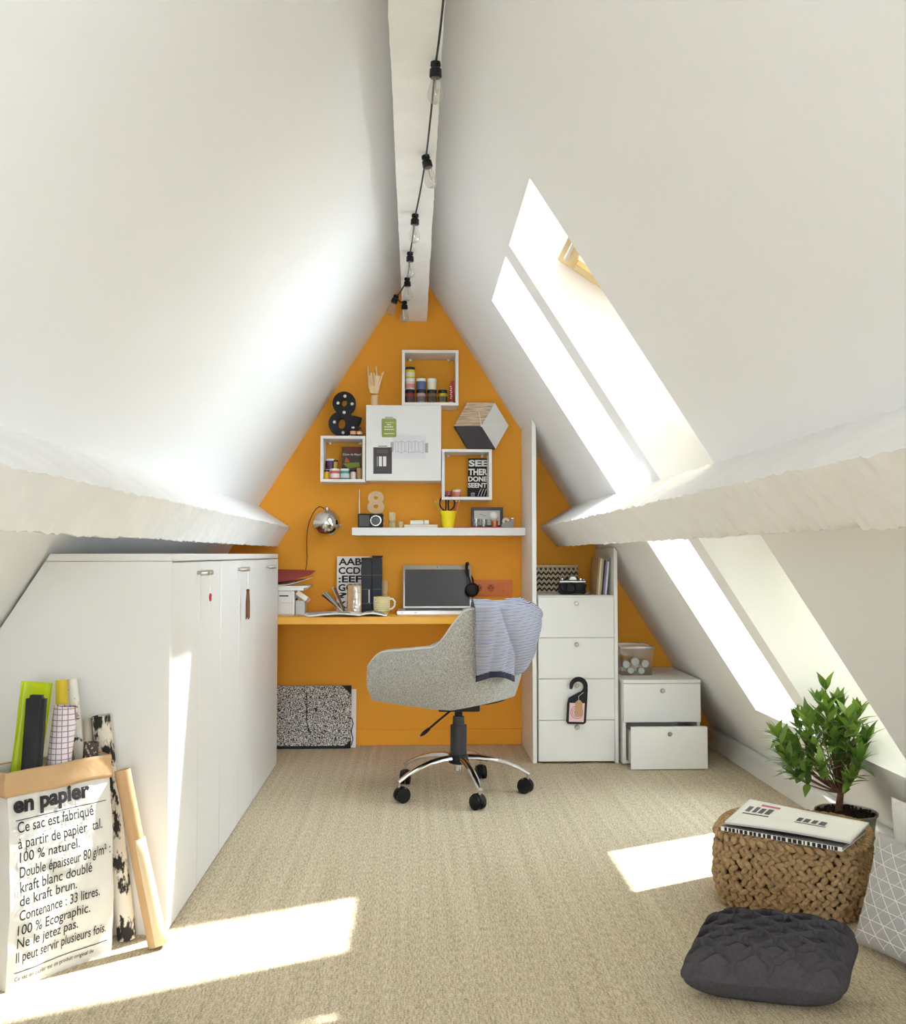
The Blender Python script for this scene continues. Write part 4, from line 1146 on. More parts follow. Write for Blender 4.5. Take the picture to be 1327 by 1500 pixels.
# two photo boxes tilted against the drawer box
for k, (px0, py0, lb) in enumerate(((431, 864, 'small white card box tilted against the desk drawer box'), (435, 868, 'small brown and white card tilted against the desk drawer box'))):
    c = at(px0 + 8, py0 + 9, 5.16); 
    Rm = Matrix.Rotation(math.radians(35), 3, 'Y')
    o = MB().obox((bxr + 0.035 + 0.012 * k, 5.17 + 0.03 * k, dz + 0.1 - 0.012 * k), (0.062, 0.012, 0.026), Rm).build('tilted_card', mat('tcard_%d' % k, ((240, 238, 232), (196, 150, 118))[k], 0.6), bevel=0.001)
    tag(o, lb, 'card')
o = MB().box(bxr + 0.004, bxr + 0.05, 5.16, 5.24, dz, dz + 0.076).build('card_stand', mat('stand_grey', (196, 194, 190), 0.5), bevel=0.002)
tag(o, 'small grey card stand beside the desk drawer box', 'stand')
# letter poster
Yp = 5.46
a, b2 = at(493, 893, Yp), at(541, 815, Yp)
t = thing('letter_poster', 'white board printed with rows of black capital letters on desk', 'poster', ((a.x + b2.x) / 2, Yp, dz))
MB().prism([(a.x, Yp, dz), (b2.x, Yp, dz), (b2.x, Yp + 0.02, b2.z), (a.x, Yp + 0.02, b2.z)], (0, 0.006, 0)).build('board', M_PAPER, t, smooth=False)
for s, yb in (('AABB', 828), ('CCDD', 841), (':EEFF', 853.5), ('GGHH', 866), ('?IIJ', 878.5), ('KKLL', 891)):
    p = at(495.5, yb, Yp)
    f = (p.z - dz) / (b2.z - dz)
    text_on(t, s, (p.x, Yp - 0.0012 + 0.02 * f, p.z), (1, 0, 0), (0, 0.02, b2.z - dz), 0.05, M_INK, width=wid(43, Yp), offset=0.0014, height=wid(10.3, Yp))
# two black ring binders
for k, (px0, px1, py0, lb) in enumerate(((529, 544.5, 817, 'black file box with a slim white label beside the letter poster'), (545, 559.5, 814, 'glossy black file with a lid behind the mug'))):
    Yf = 5.33 + 0.02 * k
    a, b2 = at(px0, 893, Yf), at(px1, py0, Yf)
    t = thing('black_file', lb, 'file', ((a.x + b2.x) / 2, Yf, dz), 'black files standing on the desk')
    MB().box(a.x, b2.x, Yf, Yf + 0.1, dz, b2.z - 0.012).build('case', mat('file_black', (32, 34, 40), 0.4, spec=0.25), t, bevel=0.004, segs=2)
    MB().box(a.x - 0.001, b2.x + 0.002, Yf - 0.003, Yf + 0.1, b2.z - 0.0115, b2.z).build('lid', M_BLACK, t, bevel=0.002)
    for j in range(3):
        MB().box(a.x - 0.0005, b2.x + 0.0005, Yf - 0.0015, Yf - 0.0002, dz + 0.05 + j * 0.075, dz + 0.054 + j * 0.075).build('ridge', mat('file_ridge', (70, 72, 80), 0.4), t, smooth=False)
    if k == 0:
        MB().box(b2.x - 0.016, b2.x - 0.011, Yf - 0.0025, Yf - 0.0016, dz + 0.055, dz + 0.125).build('label_strip', M_PAPER, t, smooth=False)
# brown packet
a, b2 = at(508.5, 895, 5.26), at(529, 857, 5.26)
t = thing('kraft_packet', 'brown kraft packet with a clear crinkled window on the desk', 'packet', ((a.x + b2.x) / 2, 5.27, dz))
MB().box(a.x, b2.x, 5.265, 5.31, dz, b2.z).build('packet', M_KRAFT, t, bevel=0.003)
xm = a.x + (b2.x - a.x) * 0.42
def crk(u, v): return Vector((xm + (b2.x - xm - 0.004) * u, 5.262 - 0.004 * abs(noise.noise(Vector((u * 4, v * 7, 1)))), dz + 0.006 + (b2.z - dz - 0.012) * v))
MB().grid(crk, 10, 16).build('window_foil', mat('foil', (206, 196, 184), 0.25, 0.4), t, sharp=12)
# fanned booklet standing open
hinge = Vector((at(503, 893, 5.2).x, 5.2, dz))
t = thing('fanned_booklet', 'thin booklet standing half open with fanned pages on magazine', 'booklet', hinge)
for k, (px, py) in enumerate(((467, 872), (469.5, 869), (473, 868), (484, 860), (487, 861))):
    e_ = at(px, py, 5.2); d = Vector((e_.x - hinge.x, 0, e_.z - hinge.z))
    n_ = Vector((-d.z, 0, d.x)).normalized() * 0.0013
    A = hinge + Vector((0.0005 * k, 0, 0.010 + 0.001 * k))
    MB().prism([A - n_, A + n_, A + d * 0.9 + n_, A + d * 0.9 - n_], (0, 0.11, 0)).build('page' if k not in (0, 4) else 'cover', mat('booklet_%d' % (k in (0, 4)), ((206, 200, 190), (120, 84, 66))[k in (0, 4)], 0.7), t, smooth=False)
# open magazine
def page(side):
    def f(u, v):
        A0, A1 = at(530, 896.5, 5.12), at(425, 898, 5.12)
        if side > 0:
            A1 = at(567, 898, 5.12)
        bend = 0.012 * math.sin(PI * min(1, u * 1.1)) * (1 - 0.4 * u)
        x = A0.x + (A1.x - A0.x) * u + (0.10 * (1 - v) * u if side < 0 else -0.0 * u)
        y = 5.03 + 0.2 * v - (0.035 * (1 - v) if side < 0 else 0) * 1.0 + 0.01 * u
        return Vector((x, y, dz + 0.004 + bend + 0.003 * (1 - u)))
    return f
pc = at(530, 897, 5.12)
t = thing('open_magazine', 'open magazine spread out at the front of the orange desk', 'magazine', (pc.x, 5.12, dz))
for s in (-1, 1):
    pg = MB().grid(page(s), 24, 6).build('page_half', M_PAPER, t, solid=0.005)
    m = MB()
    fpg = page(s)
    for (u0, u1, v0, v1) in ((0.18, 0.4, 0.2, 0.5), (0.5, 0.9, 0.25, 0.45), (0.2, 0.85, 0.62, 0.7), (0.2, 0.8, 0.78, 0.84)):
        def gf(u, v, a=(u0, u1, v0, v1)): return fpg(a[0] + (a[1] - a[0]) * u, a[2] + (a[3] - a[2]) * v) + Vector((0, 0, 0.0032))
        m.grid(gf, 8, 3)
    m.build('printed_block', mat('print_grey', (150, 150, 154), 0.8), pg)
# lime sheet, mug
o = MB().box(at(540, 897, 5.25).x, at(569, 897, 5.25).x, 5.235, 5.32, dz, dz + 0.003).build('lime_notepad', mat('lime', (214, 220, 40), 0.6))
tag(o, 'thin lime yellow notepad lying under the mug', 'notepad')
p = Vector((at(559, 897, 5.27).x, 5.275, dz + 0.0035))
hm = wid(24, 5.27)
rm = wid(23, 5.27) / 2
t = thing('mug', 'yellow and white zigzag mug standing in front of the black files', 'mug', p)
M_MUG = mat('mug_yellow', (222, 206, 116), 0.35)
MB().lathe([(rm * 0.8, 0), (rm * 0.88, 0.003), (rm, 0.012), (rm, hm), (rm - 0.003, hm), (rm - 0.004, 0.01), (0.0, 0.008)], p, n=32).build('cup', M_MUG, t)
m = MB()
for row in range(7):
    z0 = 0.014 + row * 0.0108
    pts = [(p.x + (rm + 0.0004) * math.cos(2 * PI * k / 40), p.y + (rm + 0.0004) * math.sin(2 * PI * k / 40), p.z + z0 + (0.005 if k % 2 else 0)) for k in range(41)]
    m.tube(pts, 0.0019, 4)
m.build('zigzag_print', M_PAPER, t)
h0 = p + Vector((rm - 0.002, 0, 0))
MB().tube([h0 + Vector((0, 0, hm * 0.85)), h0 + Vector((0.018, 0, hm * 0.86)), h0 + Vector((0.03, 0, hm * 0.68)), h0 + Vector((0.028, 0, hm * 0.42)), h0 + Vector((0.014, 0, hm * 0.26)), h0 + Vector((0, 0, hm * 0.24))], 0.005, 10).build('handle', M_PAPER, t)
p = dp(563, 5.4)
t = thing('stick_bundle', 'bundle of pale wooden sticks standing behind the mug', 'sticks', p)
m = MB()
for k in range(10):
    a_ = 2 * PI * k / 9
    rr = 0 if k == 9 else 0.011
    m.tube([p + Vector((rr * math.cos(a_), rr * math.sin(a_), 0)), p + Vector((rr * 1.2 * math.cos(a_ + 0.5), rr * 1.2 * math.sin(a_ + 0.5), 0.168 + 0.006 * math.sin(k * 3)))], 0.0044, 6)
m.build('sticks', mat('pale_stick', (212, 180, 130), 0.7), t)
MB().lathe([(0.0178, 0.09), (0.0178, 0.1)], p, n=18, caps=False).build('twine', M_KRAFT, t)
# laptop
YL0, YL1 = 5.2, 5.43
a, b2 = at(583, 899, YL0), at(690, 828, YL1)
lx0, lx1 = at(581.5, 899, YL0).x, at(690.5, 899, YL0).x
t = thing('laptop', 'open silver laptop with a dark screen on the orange desk', 'laptop', ((lx0 + lx1) / 2, 5.3, dz))
M_ALU = mat('aluminium', (214, 214, 214), 0.35, 0.7)
MB().box(lx0, lx1, YL0, YL1, dz, dz + 0.018).build('base', M_ALU, t, bevel=0.003, segs=2)
MB().box(lx0 + 0.04, lx1 - 0.04, YL0 + 0.09, YL1 - 0.025, dz + 0.0181, dz + 0.0192).build('keyboard', mat('keys', (88, 88, 92), 0.5), t, smooth=False)
MB().box((lx0 + lx1) / 2 - 0.045, (lx0 + lx1) / 2 + 0.045, YL0 + 0.015, YL0 + 0.075, dz + 0.0181, dz + 0.0186).build('trackpad', M_STEEL, t, smooth=False)
m = MB()
for k in range(6):
    m.box(lx0 + 0.02 + 0.004 * k + 0.06 * (k > 2), lx0 + 0.022 + 0.004 * k + 0.06 * (k > 2), YL0 - 0.0006, YL0 + 0.0005, dz + 0.006, dz + 0.012)
m.build('front_slots', M_BLACKM, t, smooth=False)
zs0, zs1 = dz + 0.021, b2.z
sl0, sl1 = at(590.5, 828, YL1 + 0.04).x, at(690, 828, YL1 + 0.04).x
def scr(x, f, off=0.0):
    return Vector((x, YL1 - 0.012 + 0.055 * f - off, zs0 + (zs1 - zs0) * f))
m = MB().prism([scr(sl0, 0), scr(sl1, 0), scr(sl1, 1), scr(sl0, 1)], (0, 0.008, 0))
lid = m.build('screen_lid', M_ALU, t, bevel=0.002)
MB().prism([scr(sl0 + 0.010, 0.045, 0.001), scr(sl1 - 0.010, 0.045, 0.001), scr(sl1 - 0.010, 0.90, 0.001), scr(sl0 + 0.010, 0.90, 0.001)], (0, 0.0009, 0)).build('display', mat('display_dark', (70, 70, 74), 0.25), lid, smooth=False)
cc = scr((sl0 + sl1) / 2, 0.955, 0.0008)
MB().lathe([(0.0028, 0), (0.0028, 0.0006)], cc, (0, -1, 0), 10).build('webcam', M_BLACK, lid)
MB().cyl((lx0 + 0.03, YL1 - 0.006, dz + 0.02), (lx1 - 0.03, YL1 - 0.006, dz + 0.02), 0.005, n=10).build('hinge', mat('keys'), t)
# headphones hung over the screen corner
hx_ = at(684, 827, 5.46).x
c = at(691.5, 864.5, 5.38)
t = thing('headphones', 'black headphones hooked over the laptop screen corner', 'headphones', (c.x, 5.4, dz + 0.05))
top = Vector((hx_, 5.47, zs1 + 0.004))
band = [(c.x - 0.006, 5.395, c.z + 0.03), (c.x - 0.018, 5.405, c.z + 0.075), (hx_ - 0.004, 5.43, c.z + 0.118), (hx_, 5.455, zs1 + 0.009), (hx_ + 0.004, 5.483, zs1 + 0.0102), (hx_ + 0.006, 5.497, zs1 - 0.006), (hx_ + 0.014, 5.498, c.z + 0.09), (c.x + 0.01, 5.497, c.z + 0.06), (c.x + 0.014, 5.494, c.z + 0.03)]
MB().tube(band, [0.005, 0.006, 0.008, 0.009, 0.009, 0.008, 0.006, 0.005, 0.004], 10).build('headband', M_BLACK, t)
MB().lathe([(0.022, 0), (0.037, 0.004), (0.039, 0.012), (0.034, 0.02), (0.03, 0.024), (0.02, 0.025)], (c.x, 5.415, c.z), (0, -1, 0), 28).build('ear_cup', M_BLACK, t)
MB().lathe([(0.02, 0), (0.036, 0.003), (0.036, 0.008), (0.02, 0.010)], (c.x + 0.01, 5.485, c.z), (0, 1, 0), 28).build('ear_cup', M_BLACK, t)
MB().tube([(c.x + 0.002, 5.4, c.z - 0.036), (c.x + 0.008, 5.4, c.z - 0.06), (c.x - 0.004, 5.395, dz + 0.02), (c.x + 0.03, 5.4, dz + 0.0022), (c.x + 0.08, 5.42, dz + 0.002)], 0.0016, 6).build('cable', M_BLACK, t)
# orange socket plate
a, b2 = at(688, 873, YW), at(750, 849, YW)
t = thing('socket_plate', 'orange wall plate with two sockets and a double switch', 'socket', ((a.x + b2.x) / 2, YW, a.z))
M_SOCK = mat('socket_orange', (216, 122, 56), 0.45)
MB().box(a.x, b2.x, YW - 0.011, YW - 0.0005, a.z, b2.z).build('plate', M_SOCK, t, bevel=0.004, segs=2)
zc_ = (a.z + b2.z) / 2
for px in (701, 718.5):
    x = at(px, 860, YW).x
    so = MB().box(x - 0.027, x + 0.027, YW - 0.0135, YW - 0.0112, zc_ - 0.027, zc_ + 0.027).build('socket', M_SOCK, t, bevel=0.002)
    MB().lathe([(0.021, 0), (0.021, 0.0008), (0.0195, 0.0008)], (x, YW - 0.0136, zc_), (0, -1, 0), 24).build('socket_ring', mat('socket_shade', (184, 96, 42), 0.5), so)
    m = MB()
    for dx, dz_ in ((-0.009, 0), (0.009, 0), (0, 0.011)):
        m.lathe([(0.0032, 0), (0.0032, 0.0012)], (x + dx, YW - 0.0138, zc_ + dz_), (0, -1, 0), 10)
    m.build('pin_holes', M_BLACK, so)
x = at(737, 860, YW).x
for s in (0, 1):
    MB().box(x - 0.026 + 0.0265 * s, x - 0.0005 + 0.0265 * s, YW - 0.0145, YW - 0.0112, zc_ - 0.027, zc_ + 0.027).build('switch_key', M_SOCK, t, bevel=0.0015)
c = at(712, 893, 5.42)
pts = [(c.x - 0.03, 5.42, dz + 0.003), (c.x - 0.025, 5.43, dz + 0.03), (c.x - 0.005, 5.44, dz + 0.043), (c.x + 0.02, 5.44, dz + 0.04), (c.x + 0.05, 5.43, dz + 0.02), (c.x + 0.09, 5.43, dz + 0.003)]
tag(MB().tube(pts, 0.0025, 8).build('charging_cable', M_PAPER), 'looped white charging cable on the desk behind the chair', 'cable')

# under the desk: portfolio and board
Yp = 5.42
a, b2 = at(400, 1095, Yp), at(514, 1006, Yp)
t = thing('art_portfolio', 'black and white marbled art portfolio leaning under the desk', 'portfolio', ((a.x + b2.x) / 2, Yp, 0))
xl_ = a.x - 0.12
def pf(x, z, off=0.0): return Vector((x, Yp - off + 0.05 * z / 0.35, z))
hz_ = b2.z
body = MB().prism([pf(xl_, 0.002), pf(b2.x, 0.002), pf(b2.x, hz_), pf(xl_, hz_)], (0, 0.014, 0)).build('cover', M_MARBLED, t, smooth=False)
for nm, pts in (('corner_patch', [(b2.x - 0.05, hz_), (b2.x, hz_), (b2.x, hz_ - 0.05)]), ('corner_patch', [(b2.x - 0.045, 0.002), (b2.x, 0.002), (b2.x, 0.047)]), ('spine_strip', [(xl_, 0.002), (b2.x, 0.002), (b2.x, 0.016), (xl_, 0.016)])):
    MB().prism([pf(x, z, 0.0012) for x, z in pts], (0, 0.001, 0)).build(nm, M_BLACKM, t, smooth=False)
rx = at(449, 1030, Yp).x
MB().tube([pf(rx - 0.004, hz_ - 0.03, 0.003), pf(rx, hz_ - 0.1, 0.004), pf(rx - 0.003, hz_ - 0.17, 0.003), pf(rx + 0.012, hz_ - 0.245, 0.003)], 0.0025, 6).build('ribbon', M_BLACK, t)
MB().tube([pf(b2.x - 0.02, hz_ - 0.17, 0.003), pf(b2.x + 0.004, hz_ - 0.172, 0.006), pf(b2.x + 0.012, hz_ - 0.2, 0.006), pf(b2.x + 0.002, hz_ - 0.24, 0.006), pf(b2.x + 0.012, hz_ - 0.28, 0.006), pf(b2.x + 0.004, hz_ - 0.315, 0.006)], 0.0028, 6).build('ribbon', M_BLACK, t)
b3 = at(521.5, 1011, 5.45)
tag(MB().prism([(xl_ + 0.02, 5.445, 0.001), (b3.x, 5.445, 0.001), (b3.x, 5.49, b3.z), (xl_ + 0.02, 5.49, b3.z)], (0, 0.005, 0)).build('foam_board', M_PAPER, smooth=False), 'white foam board leaning behind the marbled portfolio', 'board')

# ------------------------------------------------------------------ swivel chair
CC = Vector((0.199, 4.404, 0))
t = thing('swivel_chair', 'grey tweed tub office chair on a chrome castor base', 'chair', CC)
fw_ = Vector((-math.cos(math.radians(30)), math.sin(math.radians(30)), 0))
sd_ = Vector((0, 0, 1)).cross(fw_)
SO = CC + fw_ * 0.012 + Vector((0.0, 0.0, 0))
def CL(x, y, z): return SO + fw_ * x + sd_ * y + Vector((0, 0, z))
AX, BYh = 0.30, 0.272
def plan(tt):                                 # tt -1..1 along the shell: arm front, round the back, arm front
    s = abs(tt)
    sg = 1 if tt >= 0 else -1
    if s < 0.62:
        a_ = s / 0.62 * PI / 2
        x, y = -AX * math.cos(a_) ** 0.85 + 0.0, BYh * math.sin(a_) ** 0.85
    else:
        f = (s - 0.62) / 0.38
        x, y = f * 0.30, BYh * (1 - 0.05 * f * f)
    return x, y * sg
def sstep(a, b_, x):
    x = min(1, max(0, (x - a) / (b_ - a)))
    return x * x * (3 - 2 * x)
def top_z(x):
    arm = 0.668 - 0.035 * max(0, x + 0.03) / 0.3
    if x > 0.20:
        arm -= 0.06 * ((x - 0.20) / 0.10) ** 2.4
    return arm + (0.83 - 0.668) * (1 - sstep(-0.19, -0.02, x))
def bot_z(x): return 0.396 + 0.035 * max(0, -x - 0.1) / 0.2 + 0.014 * max(0, x) / 0.3
TH_ = 0.05
def shell(u, v):
    tt = -1 + 2 * u
    x, y = plan(tt)
    e = 0.01
    xa, ya = plan(max(-1, tt - e)); xb_, yb_ = plan(min(1, tt + e))
    tx, ty = xb_ - xa, yb_ - ya
    L_ = math.hypot(tx, ty)
    nx, ny = ty / L_, -tx / L_                # outward
    if nx * x + ny * y < 0 and abs(tt) < 0.62:
        nx, ny = -nx, -ny
    if abs(tt) >= 0.62:
        nx, ny = 0, (1 if tt > 0 else -1)
    zt_, zb_ = top_z(x), bot_z(x)
    if v < 0.55:                              # outside, bottom to top
        f = v / 0.55
        z = zb_ + (zt_ - 0.02 - zb_) * f
        k = 0.045 * (1 - f) ** 2.2 - 0.012 * math.sin(PI * f)
        off = -k
    elif v < 0.70:
        f = (v - 0.55) / 0.15
        z = zt_ - 0.02 + 0.02 * math.sin(PI * f)
        off = -TH_ / 2 + TH_ / 2 * math.cos(PI * f)
    else:
        f = (v - 0.70) / 0.30
        z = zt_ - 0.02 + (0.44 - zt_ + 0.02) * f
        off = -TH_ - 0.01 * f
    return CL(x + nx * off, y + ny * off, z)
m = MB().grid(shell, 120, 34)
NU = 120
for end in (0, NU - 1):
    m.f.append(tuple(j * NU + end for j in range(34)))
m.build('shell', M_TWEED, t, sharp=55)
m = MB()
pipe = []
for k in range(121):
    pipe.append(shell(k / 120, 0.575) + Vector((0, 0, 0.001)))
MB().tube(pipe, 0.0042, 6).build('piping', mat('piping_grey', (196, 194, 188), 0.9), t)
def seat(u, v):
    a_ = 2 * PI * u
    k = v
    cx_, cy_ = math.cos(a_), math.sin(a_)
    x = 0.02 + (0.265 if cx_ > 0 else 0.25) * abs(cx_) ** 0.7 * (1 if cx_ > 0 else -1) * min(1, k * 1.0)
    y = 0.21 * abs(cy_) ** 0.7 * (1 if cy_ > 0 else -1) * min(1, k)
    return CL(x, y, 0.50 - 0.07 * k ** 6 + 0.01 * (1 - k * k))
MB().grid(seat, 40, 10, True).build('seat_cushion', M_TWEED, t)
base_poly = [CL(*plan(-1 + 2 * k / 40), 0) for k in range(41)]
m = MB().prism([Vector((p_.x * 0.72 + SO.x * 0.28, p_.y * 0.72 + SO.y * 0.28, 0.412)) for p_ in base_poly], (0, 0, 0.025))
m.build('seat_base', M_BLACKM, t, smooth=False)
MB().box(CC.x - 0.09, CC.x + 0.09, CC.y - 0.07, CC.y + 0.07, 0.365, 0.411).build('tilt_plate', M_BLACK, t, bevel=0.004)
MB().cyl(CC + Vector((0, 0, 0.33)), CC + Vector((0, 0, 0.366)), 0.017, n=20).build('gas_lift', M_BLACK, t)
MB().lathe([(0.026, 0.295), (0.025, 0.335)], CC, n=24).lathe([(0.037, 0.165), (0.036, 0.297)], CC, n=28).build('column_cover', mat('column_black', (46, 46, 50), 0.5), t, sharp=30)
MB().lathe([(0.03, 0.128), (0.043, 0.134), (0.046, 0.15), (0.044, 0.168), (0.036, 0.172)], CC, n=28).build('hub', M_BLACK, t)
MB().lathe([(0.016, 0.098), (0.018, 0.1), (0.018, 0.13)], CC, n=20).build('hub_end', M_CHROME, t)
lv = at(626, 1066, 4.36); l0 = Vector((CC.x - 0.03, CC.y - 0.06, 0.375)); l1 = Vector((CC.x - 0.155, CC.y - 0.12, 0.283))
lv_o = MB().tube([l0, l0.lerp(l1, 0.5) + Vector((0, 0, 0.001)), l1 + (l0 - l1) * 0.18], 0.0048, 8).build('lever', M_BLACK, t)
dd = (l1 - l0).normalized()
MB().sphere(l1 + dd * -0.01, (0.012, 0.008, 0.03), 12, 8, dd.to_track_quat('Z', 'Y').to_matrix()).build('lever_paddle', M_BLACK, lv_o)
for k in range(5):
    ang = math.radians(-76 + 72 * k)
    d = Vector((math.cos(ang), math.sin(ang), 0)); s_ = Vector((-d.y, d.x, 0))
    prof = [(0.03, 0.158), (0.09, 0.157), (0.15, 0.149), (0.21, 0.134), (0.265, 0.112), (0.312, 0.086)]
    vs, fs = [], []
    for i, (r_, z_) in enumerate(prof):
        w = 0.0165 - 0.004 * i / 5
        h = 0.018 - 0.008 * i / 5
        c = CC + d * r_ + Vector((0, 0, z_))
        for (a_, b_) in ((-1, -0.4), (-0.75, 0.55), (0, 1), (0.75, 0.55), (1, -0.4), (0, -1)):
            vs.append(c + s_ * w * a_ + Vector((0, 0, h * b_ * 0.8)))
    for i in range(5):
        fs += [(i * 6 + j, i * 6 + (j + 1) % 6, (i + 1) * 6 + (j + 1) % 6, (i + 1) * 6 + j) for j in range(6)]
    fs += [tuple(range(6)), tuple(range(30, 36))]
    lg = MB().add(vs, fs).build('leg', M_CHROME, t, sharp=60)
    cp = CC + d * 0.305
    MB().cyl((cp.x, cp.y, 0.05), (cp.x, cp.y, 0.088), 0.0055, n=10).build('castor_stem', M_STEEL, lg)
    q = ang + math.radians([205, 150, 215, 120, 170][k])
    wdir = Vector((math.cos(q), math.sin(q), 0))
    wc = cp + wdir * 0.012
    axl = Vector((-wdir.y, wdir.x, 0))
    m = MB()
    for sgn in (-1, 1):
        m.lathe([(0.022, 0), (0.031, 0.004), (0.031, 0.018), (0.02, 0.0205)], Vector((wc.x, wc.y, 0.0312)) + axl * 0.003 * sgn, axl * sgn, 24)
    m.build('castor_wheel', M_BLACK, lg, sharp=35)
    hood = []
    m = MB()
    def hd(u, v, wc=wc, axl=axl, wdir=wdir):
        a_ = math.radians(-10 + 200 * u)
        return Vector((wc.x, wc.y, 0.0312)) + wdir * -1 * 0.0345 * math.cos(a_) + Vector((0, 0, 0.0345 * math.sin(a_))) + axl * (-0.011 + 0.022 * v)
    m.grid(hd, 16, 3)
    m.build('castor_hood', M_BLACK, lg, solid=0.002)

# cardigan over the chair back
t = thing('knit_cardigan', 'navy and white striped knit cardigan draped over chair back', 'cardigan', CL(-0.3, 0, 0.8))
# the camera-facing side of the shell is the one whose sd_ component points to -Y
sgn = -1 if sd_.y > 0 else 1
def drape(u, v):
    tt = sgn * (0.36 - 0.60 * u)
    x, y = plan(tt)
    a_ = math.atan2(y / BYh, -x / AX)
    nx, ny = -math.cos(a_), math.sin(a_)
    zt_ = top_z(x)
    low = 0.55 + 0.018 * math.sin(u * 9) + 0.17 * sstep(0.42, 0.95, u)
    folds = abs(math.sin(u * 8.5 + 0.9 * math.sin(v * 2.4 + u * 4))) ** 0.7 + 0.25 * abs(math.sin(u * 19 + v * 4))
    if v < 0.22:                             # inside
        f = v / 0.22
        off = -TH_ - 0.022 + 0.012 * f
        z = zt_ - 0.10 + (0.10) * f
    elif v < 0.36:
        f = (v - 0.22) / 0.14
        off = -TH_ - 0.010 + (TH_ + 0.026) * f
        z = zt_ + 0.006 + 0.022 * math.sin(PI * f) + 0.004 * math.sin(u * 11 + 1) * math.sin(PI * f)
    else:
        f = (v - 0.36) / 0.64
        bul = 0.034 * math.sin(PI * min(1, f * 1.1)) * sstep(0.1, 0.6, u)
        off = 0.016 + 0.036 * folds * (0.45 + 0.55 * f) + bul
        z = zt_ + 0.006 + (low - zt_ - 0.006) * f
    return CL(x + nx * off, y + ny * off, z) + fw_ * (0.0)
m = MB().grid(drape, 90, 60)
m.build('knit_body', M_STRIPE, t, solid=0.006, sharp=80)
def hem(u, v):
    uu = 0.0 + 0.46 * u
    p_ = drape(uu, 1.0)
    return p_ + Vector((0, 0, -0.024 * v + 0.002))
MB().grid(hem, 40, 5).build('cuff', mat('navy_rib', (34, 36, 54), 0.95), t, solid=0.009)

# ------------------------------------------------------------------ paper bag with rolls
B1 = on_z(163, 1395); B0 = on_z(8, 1454)
bu = (B1 - B0); BW = bu.length; bu.normalize()
bn = Vector((bu.y, -bu.x, 0))               # towards camera / right
BH = 0.515
BD = 0.125
def crease(u, v, s=0.0):
    q = Vector((u * 2.6 + s, v * 3.8, s))
    return 0.007 * noise.noise(q) + 0.0035 * abs(noise.noise(q * 2.3))
def bag_p(u, v):
    taper = 1 - 0.03 * v
    p_ = B0 + bu * (BW * (0.5 + (u - 0.5) * taper)) + Vector((0, 0, BH * v))
    return p_ + bn * (0.014 * math.sin(PI * min(1, max(0, v))) + crease(u, v) - 0.02 * v)
t = thing('paper_bag', 'white printed paper bag with a folded kraft rim standing by cupboards', 'bag', (B0 + B1) / 2 - bn * BD / 2)
M_BAG = mat('bag_paper', (224, 222, 217), 0.75, bump=0.15, bscale=14)
def bag_back(u, v):
    return bag_p(u, v) - bn * (BD * (1 - 0.12 * v) + 0.022 * math.sin(PI * min(1, max(0, v)))) + bn * (crease(u, v, 3) * 0.5 - crease(u, v))
def bag_side(e):
    def f(u, v):
        a_, b_ = bag_p(e, v), bag_back(e, v)
        p_ = a_.lerp(b_, u)
        return p_ + bu * (-0.004 * math.sin(PI * u) * math.sin(PI * v) * (-1 if e == 1 else 1))
    return f
m = MB().grid(bag_p, 70, 110).grid(bag_back, 26, 36).grid(bag_side(0), 10, 36).grid(bag_side(1), 10, 36)
m.add([bag_p(0, 0), bag_p(1, 0), bag_back(1, 0), bag_back(0, 0)], [(0, 1, 2, 3)])
bag = m.build('bag_body', M_BAG, t, sharp=35, recalc=False)
def rim(u, v):
    per = u * 4
    k = int(min(3, per)); f = per - k
    vv = 1.005 - 0.115 * v
    p_ = (bag_p(f, vv), bag_side(1)(f, vv), bag_back(1 - f, vv), bag_side(0)(1 - f, vv))[k]
    ctr = (bag_p(0.5, vv) + bag_back(0.5, vv)) / 2
    o_ = Vector((p_.x - ctr.x, p_.y - ctr.y, 0)).normalized()
    return p_ + o_ * (0.006 + 0.004 * math.sin(PI * v) + 0.004 * noise.noise(Vector((u * 14, v * 3, 2)))) + Vector((0, 0, 0.006 * noise.noise(Vector((u * 9, 0, 5)))))
MB().grid(rim, 90, 8, True).build('kraft_rim', M_KRAFT, t, solid=0.002, sharp=25)
lines = [('en papier', 14, 128, 1201, 31, 0.0022), ('Ce sac est fabriqué', 18, 132, 1229, 21, 0), ('à partir de papier  tal.', 19, 145, 1251, 21, 0), ('100 % naturel.', 21, 108, 1270, 20, 0),
         ('Double épaisseur 80 g/m² :', 21, 158, 1291, 21, 0), ('kraft blanc doublé', 21, 128, 1311, 21, 0), ('de kraft brun.', 20, 105, 1329, 20, 0), ('Contenance : 33 litres.', 20, 140, 1349, 20, 0),
         ('100 % Ecographic.', 19, 125, 1369, 20, 0), ('Ne le jetez pas.', 19, 108, 1387, 20, 0), ('Il peut servir plusieurs fois.', 18, 150, 1406, 20, 0), ('Ce sac en papier est un produit original de', 17, 132, 1431, 8, 0)]
def bag_v(y): return (1443 - y) / 296.0
for s, xa, xb_, yb_, hp_, bold in lines:
    mm_ = text_mb(s, 0.03, 0, bold * 0.6 if bold else 0.0002)
    x0_, x1_ = min(v.x for v in mm_.v), max(v.x for v in mm_.v)
    k_ = hp_ / 296.0 / 0.03
    # subdivide long polygons is not needed: the sheet is nearly flat
    vs = []
    for v in mm_.v:
        u_ = (xa + (xb_ - xa) * (v.x - x0_) / (x1_ - x0_) - 8) / 155.0
        v_ = bag_v(yb_) + v.y * k_
        vs.append(bag_p(u_, v_) + bn * 0.004)
    mm_.v = vs
    mm_.build('print_line', M_INK, bag, smooth=False, recalc=False)
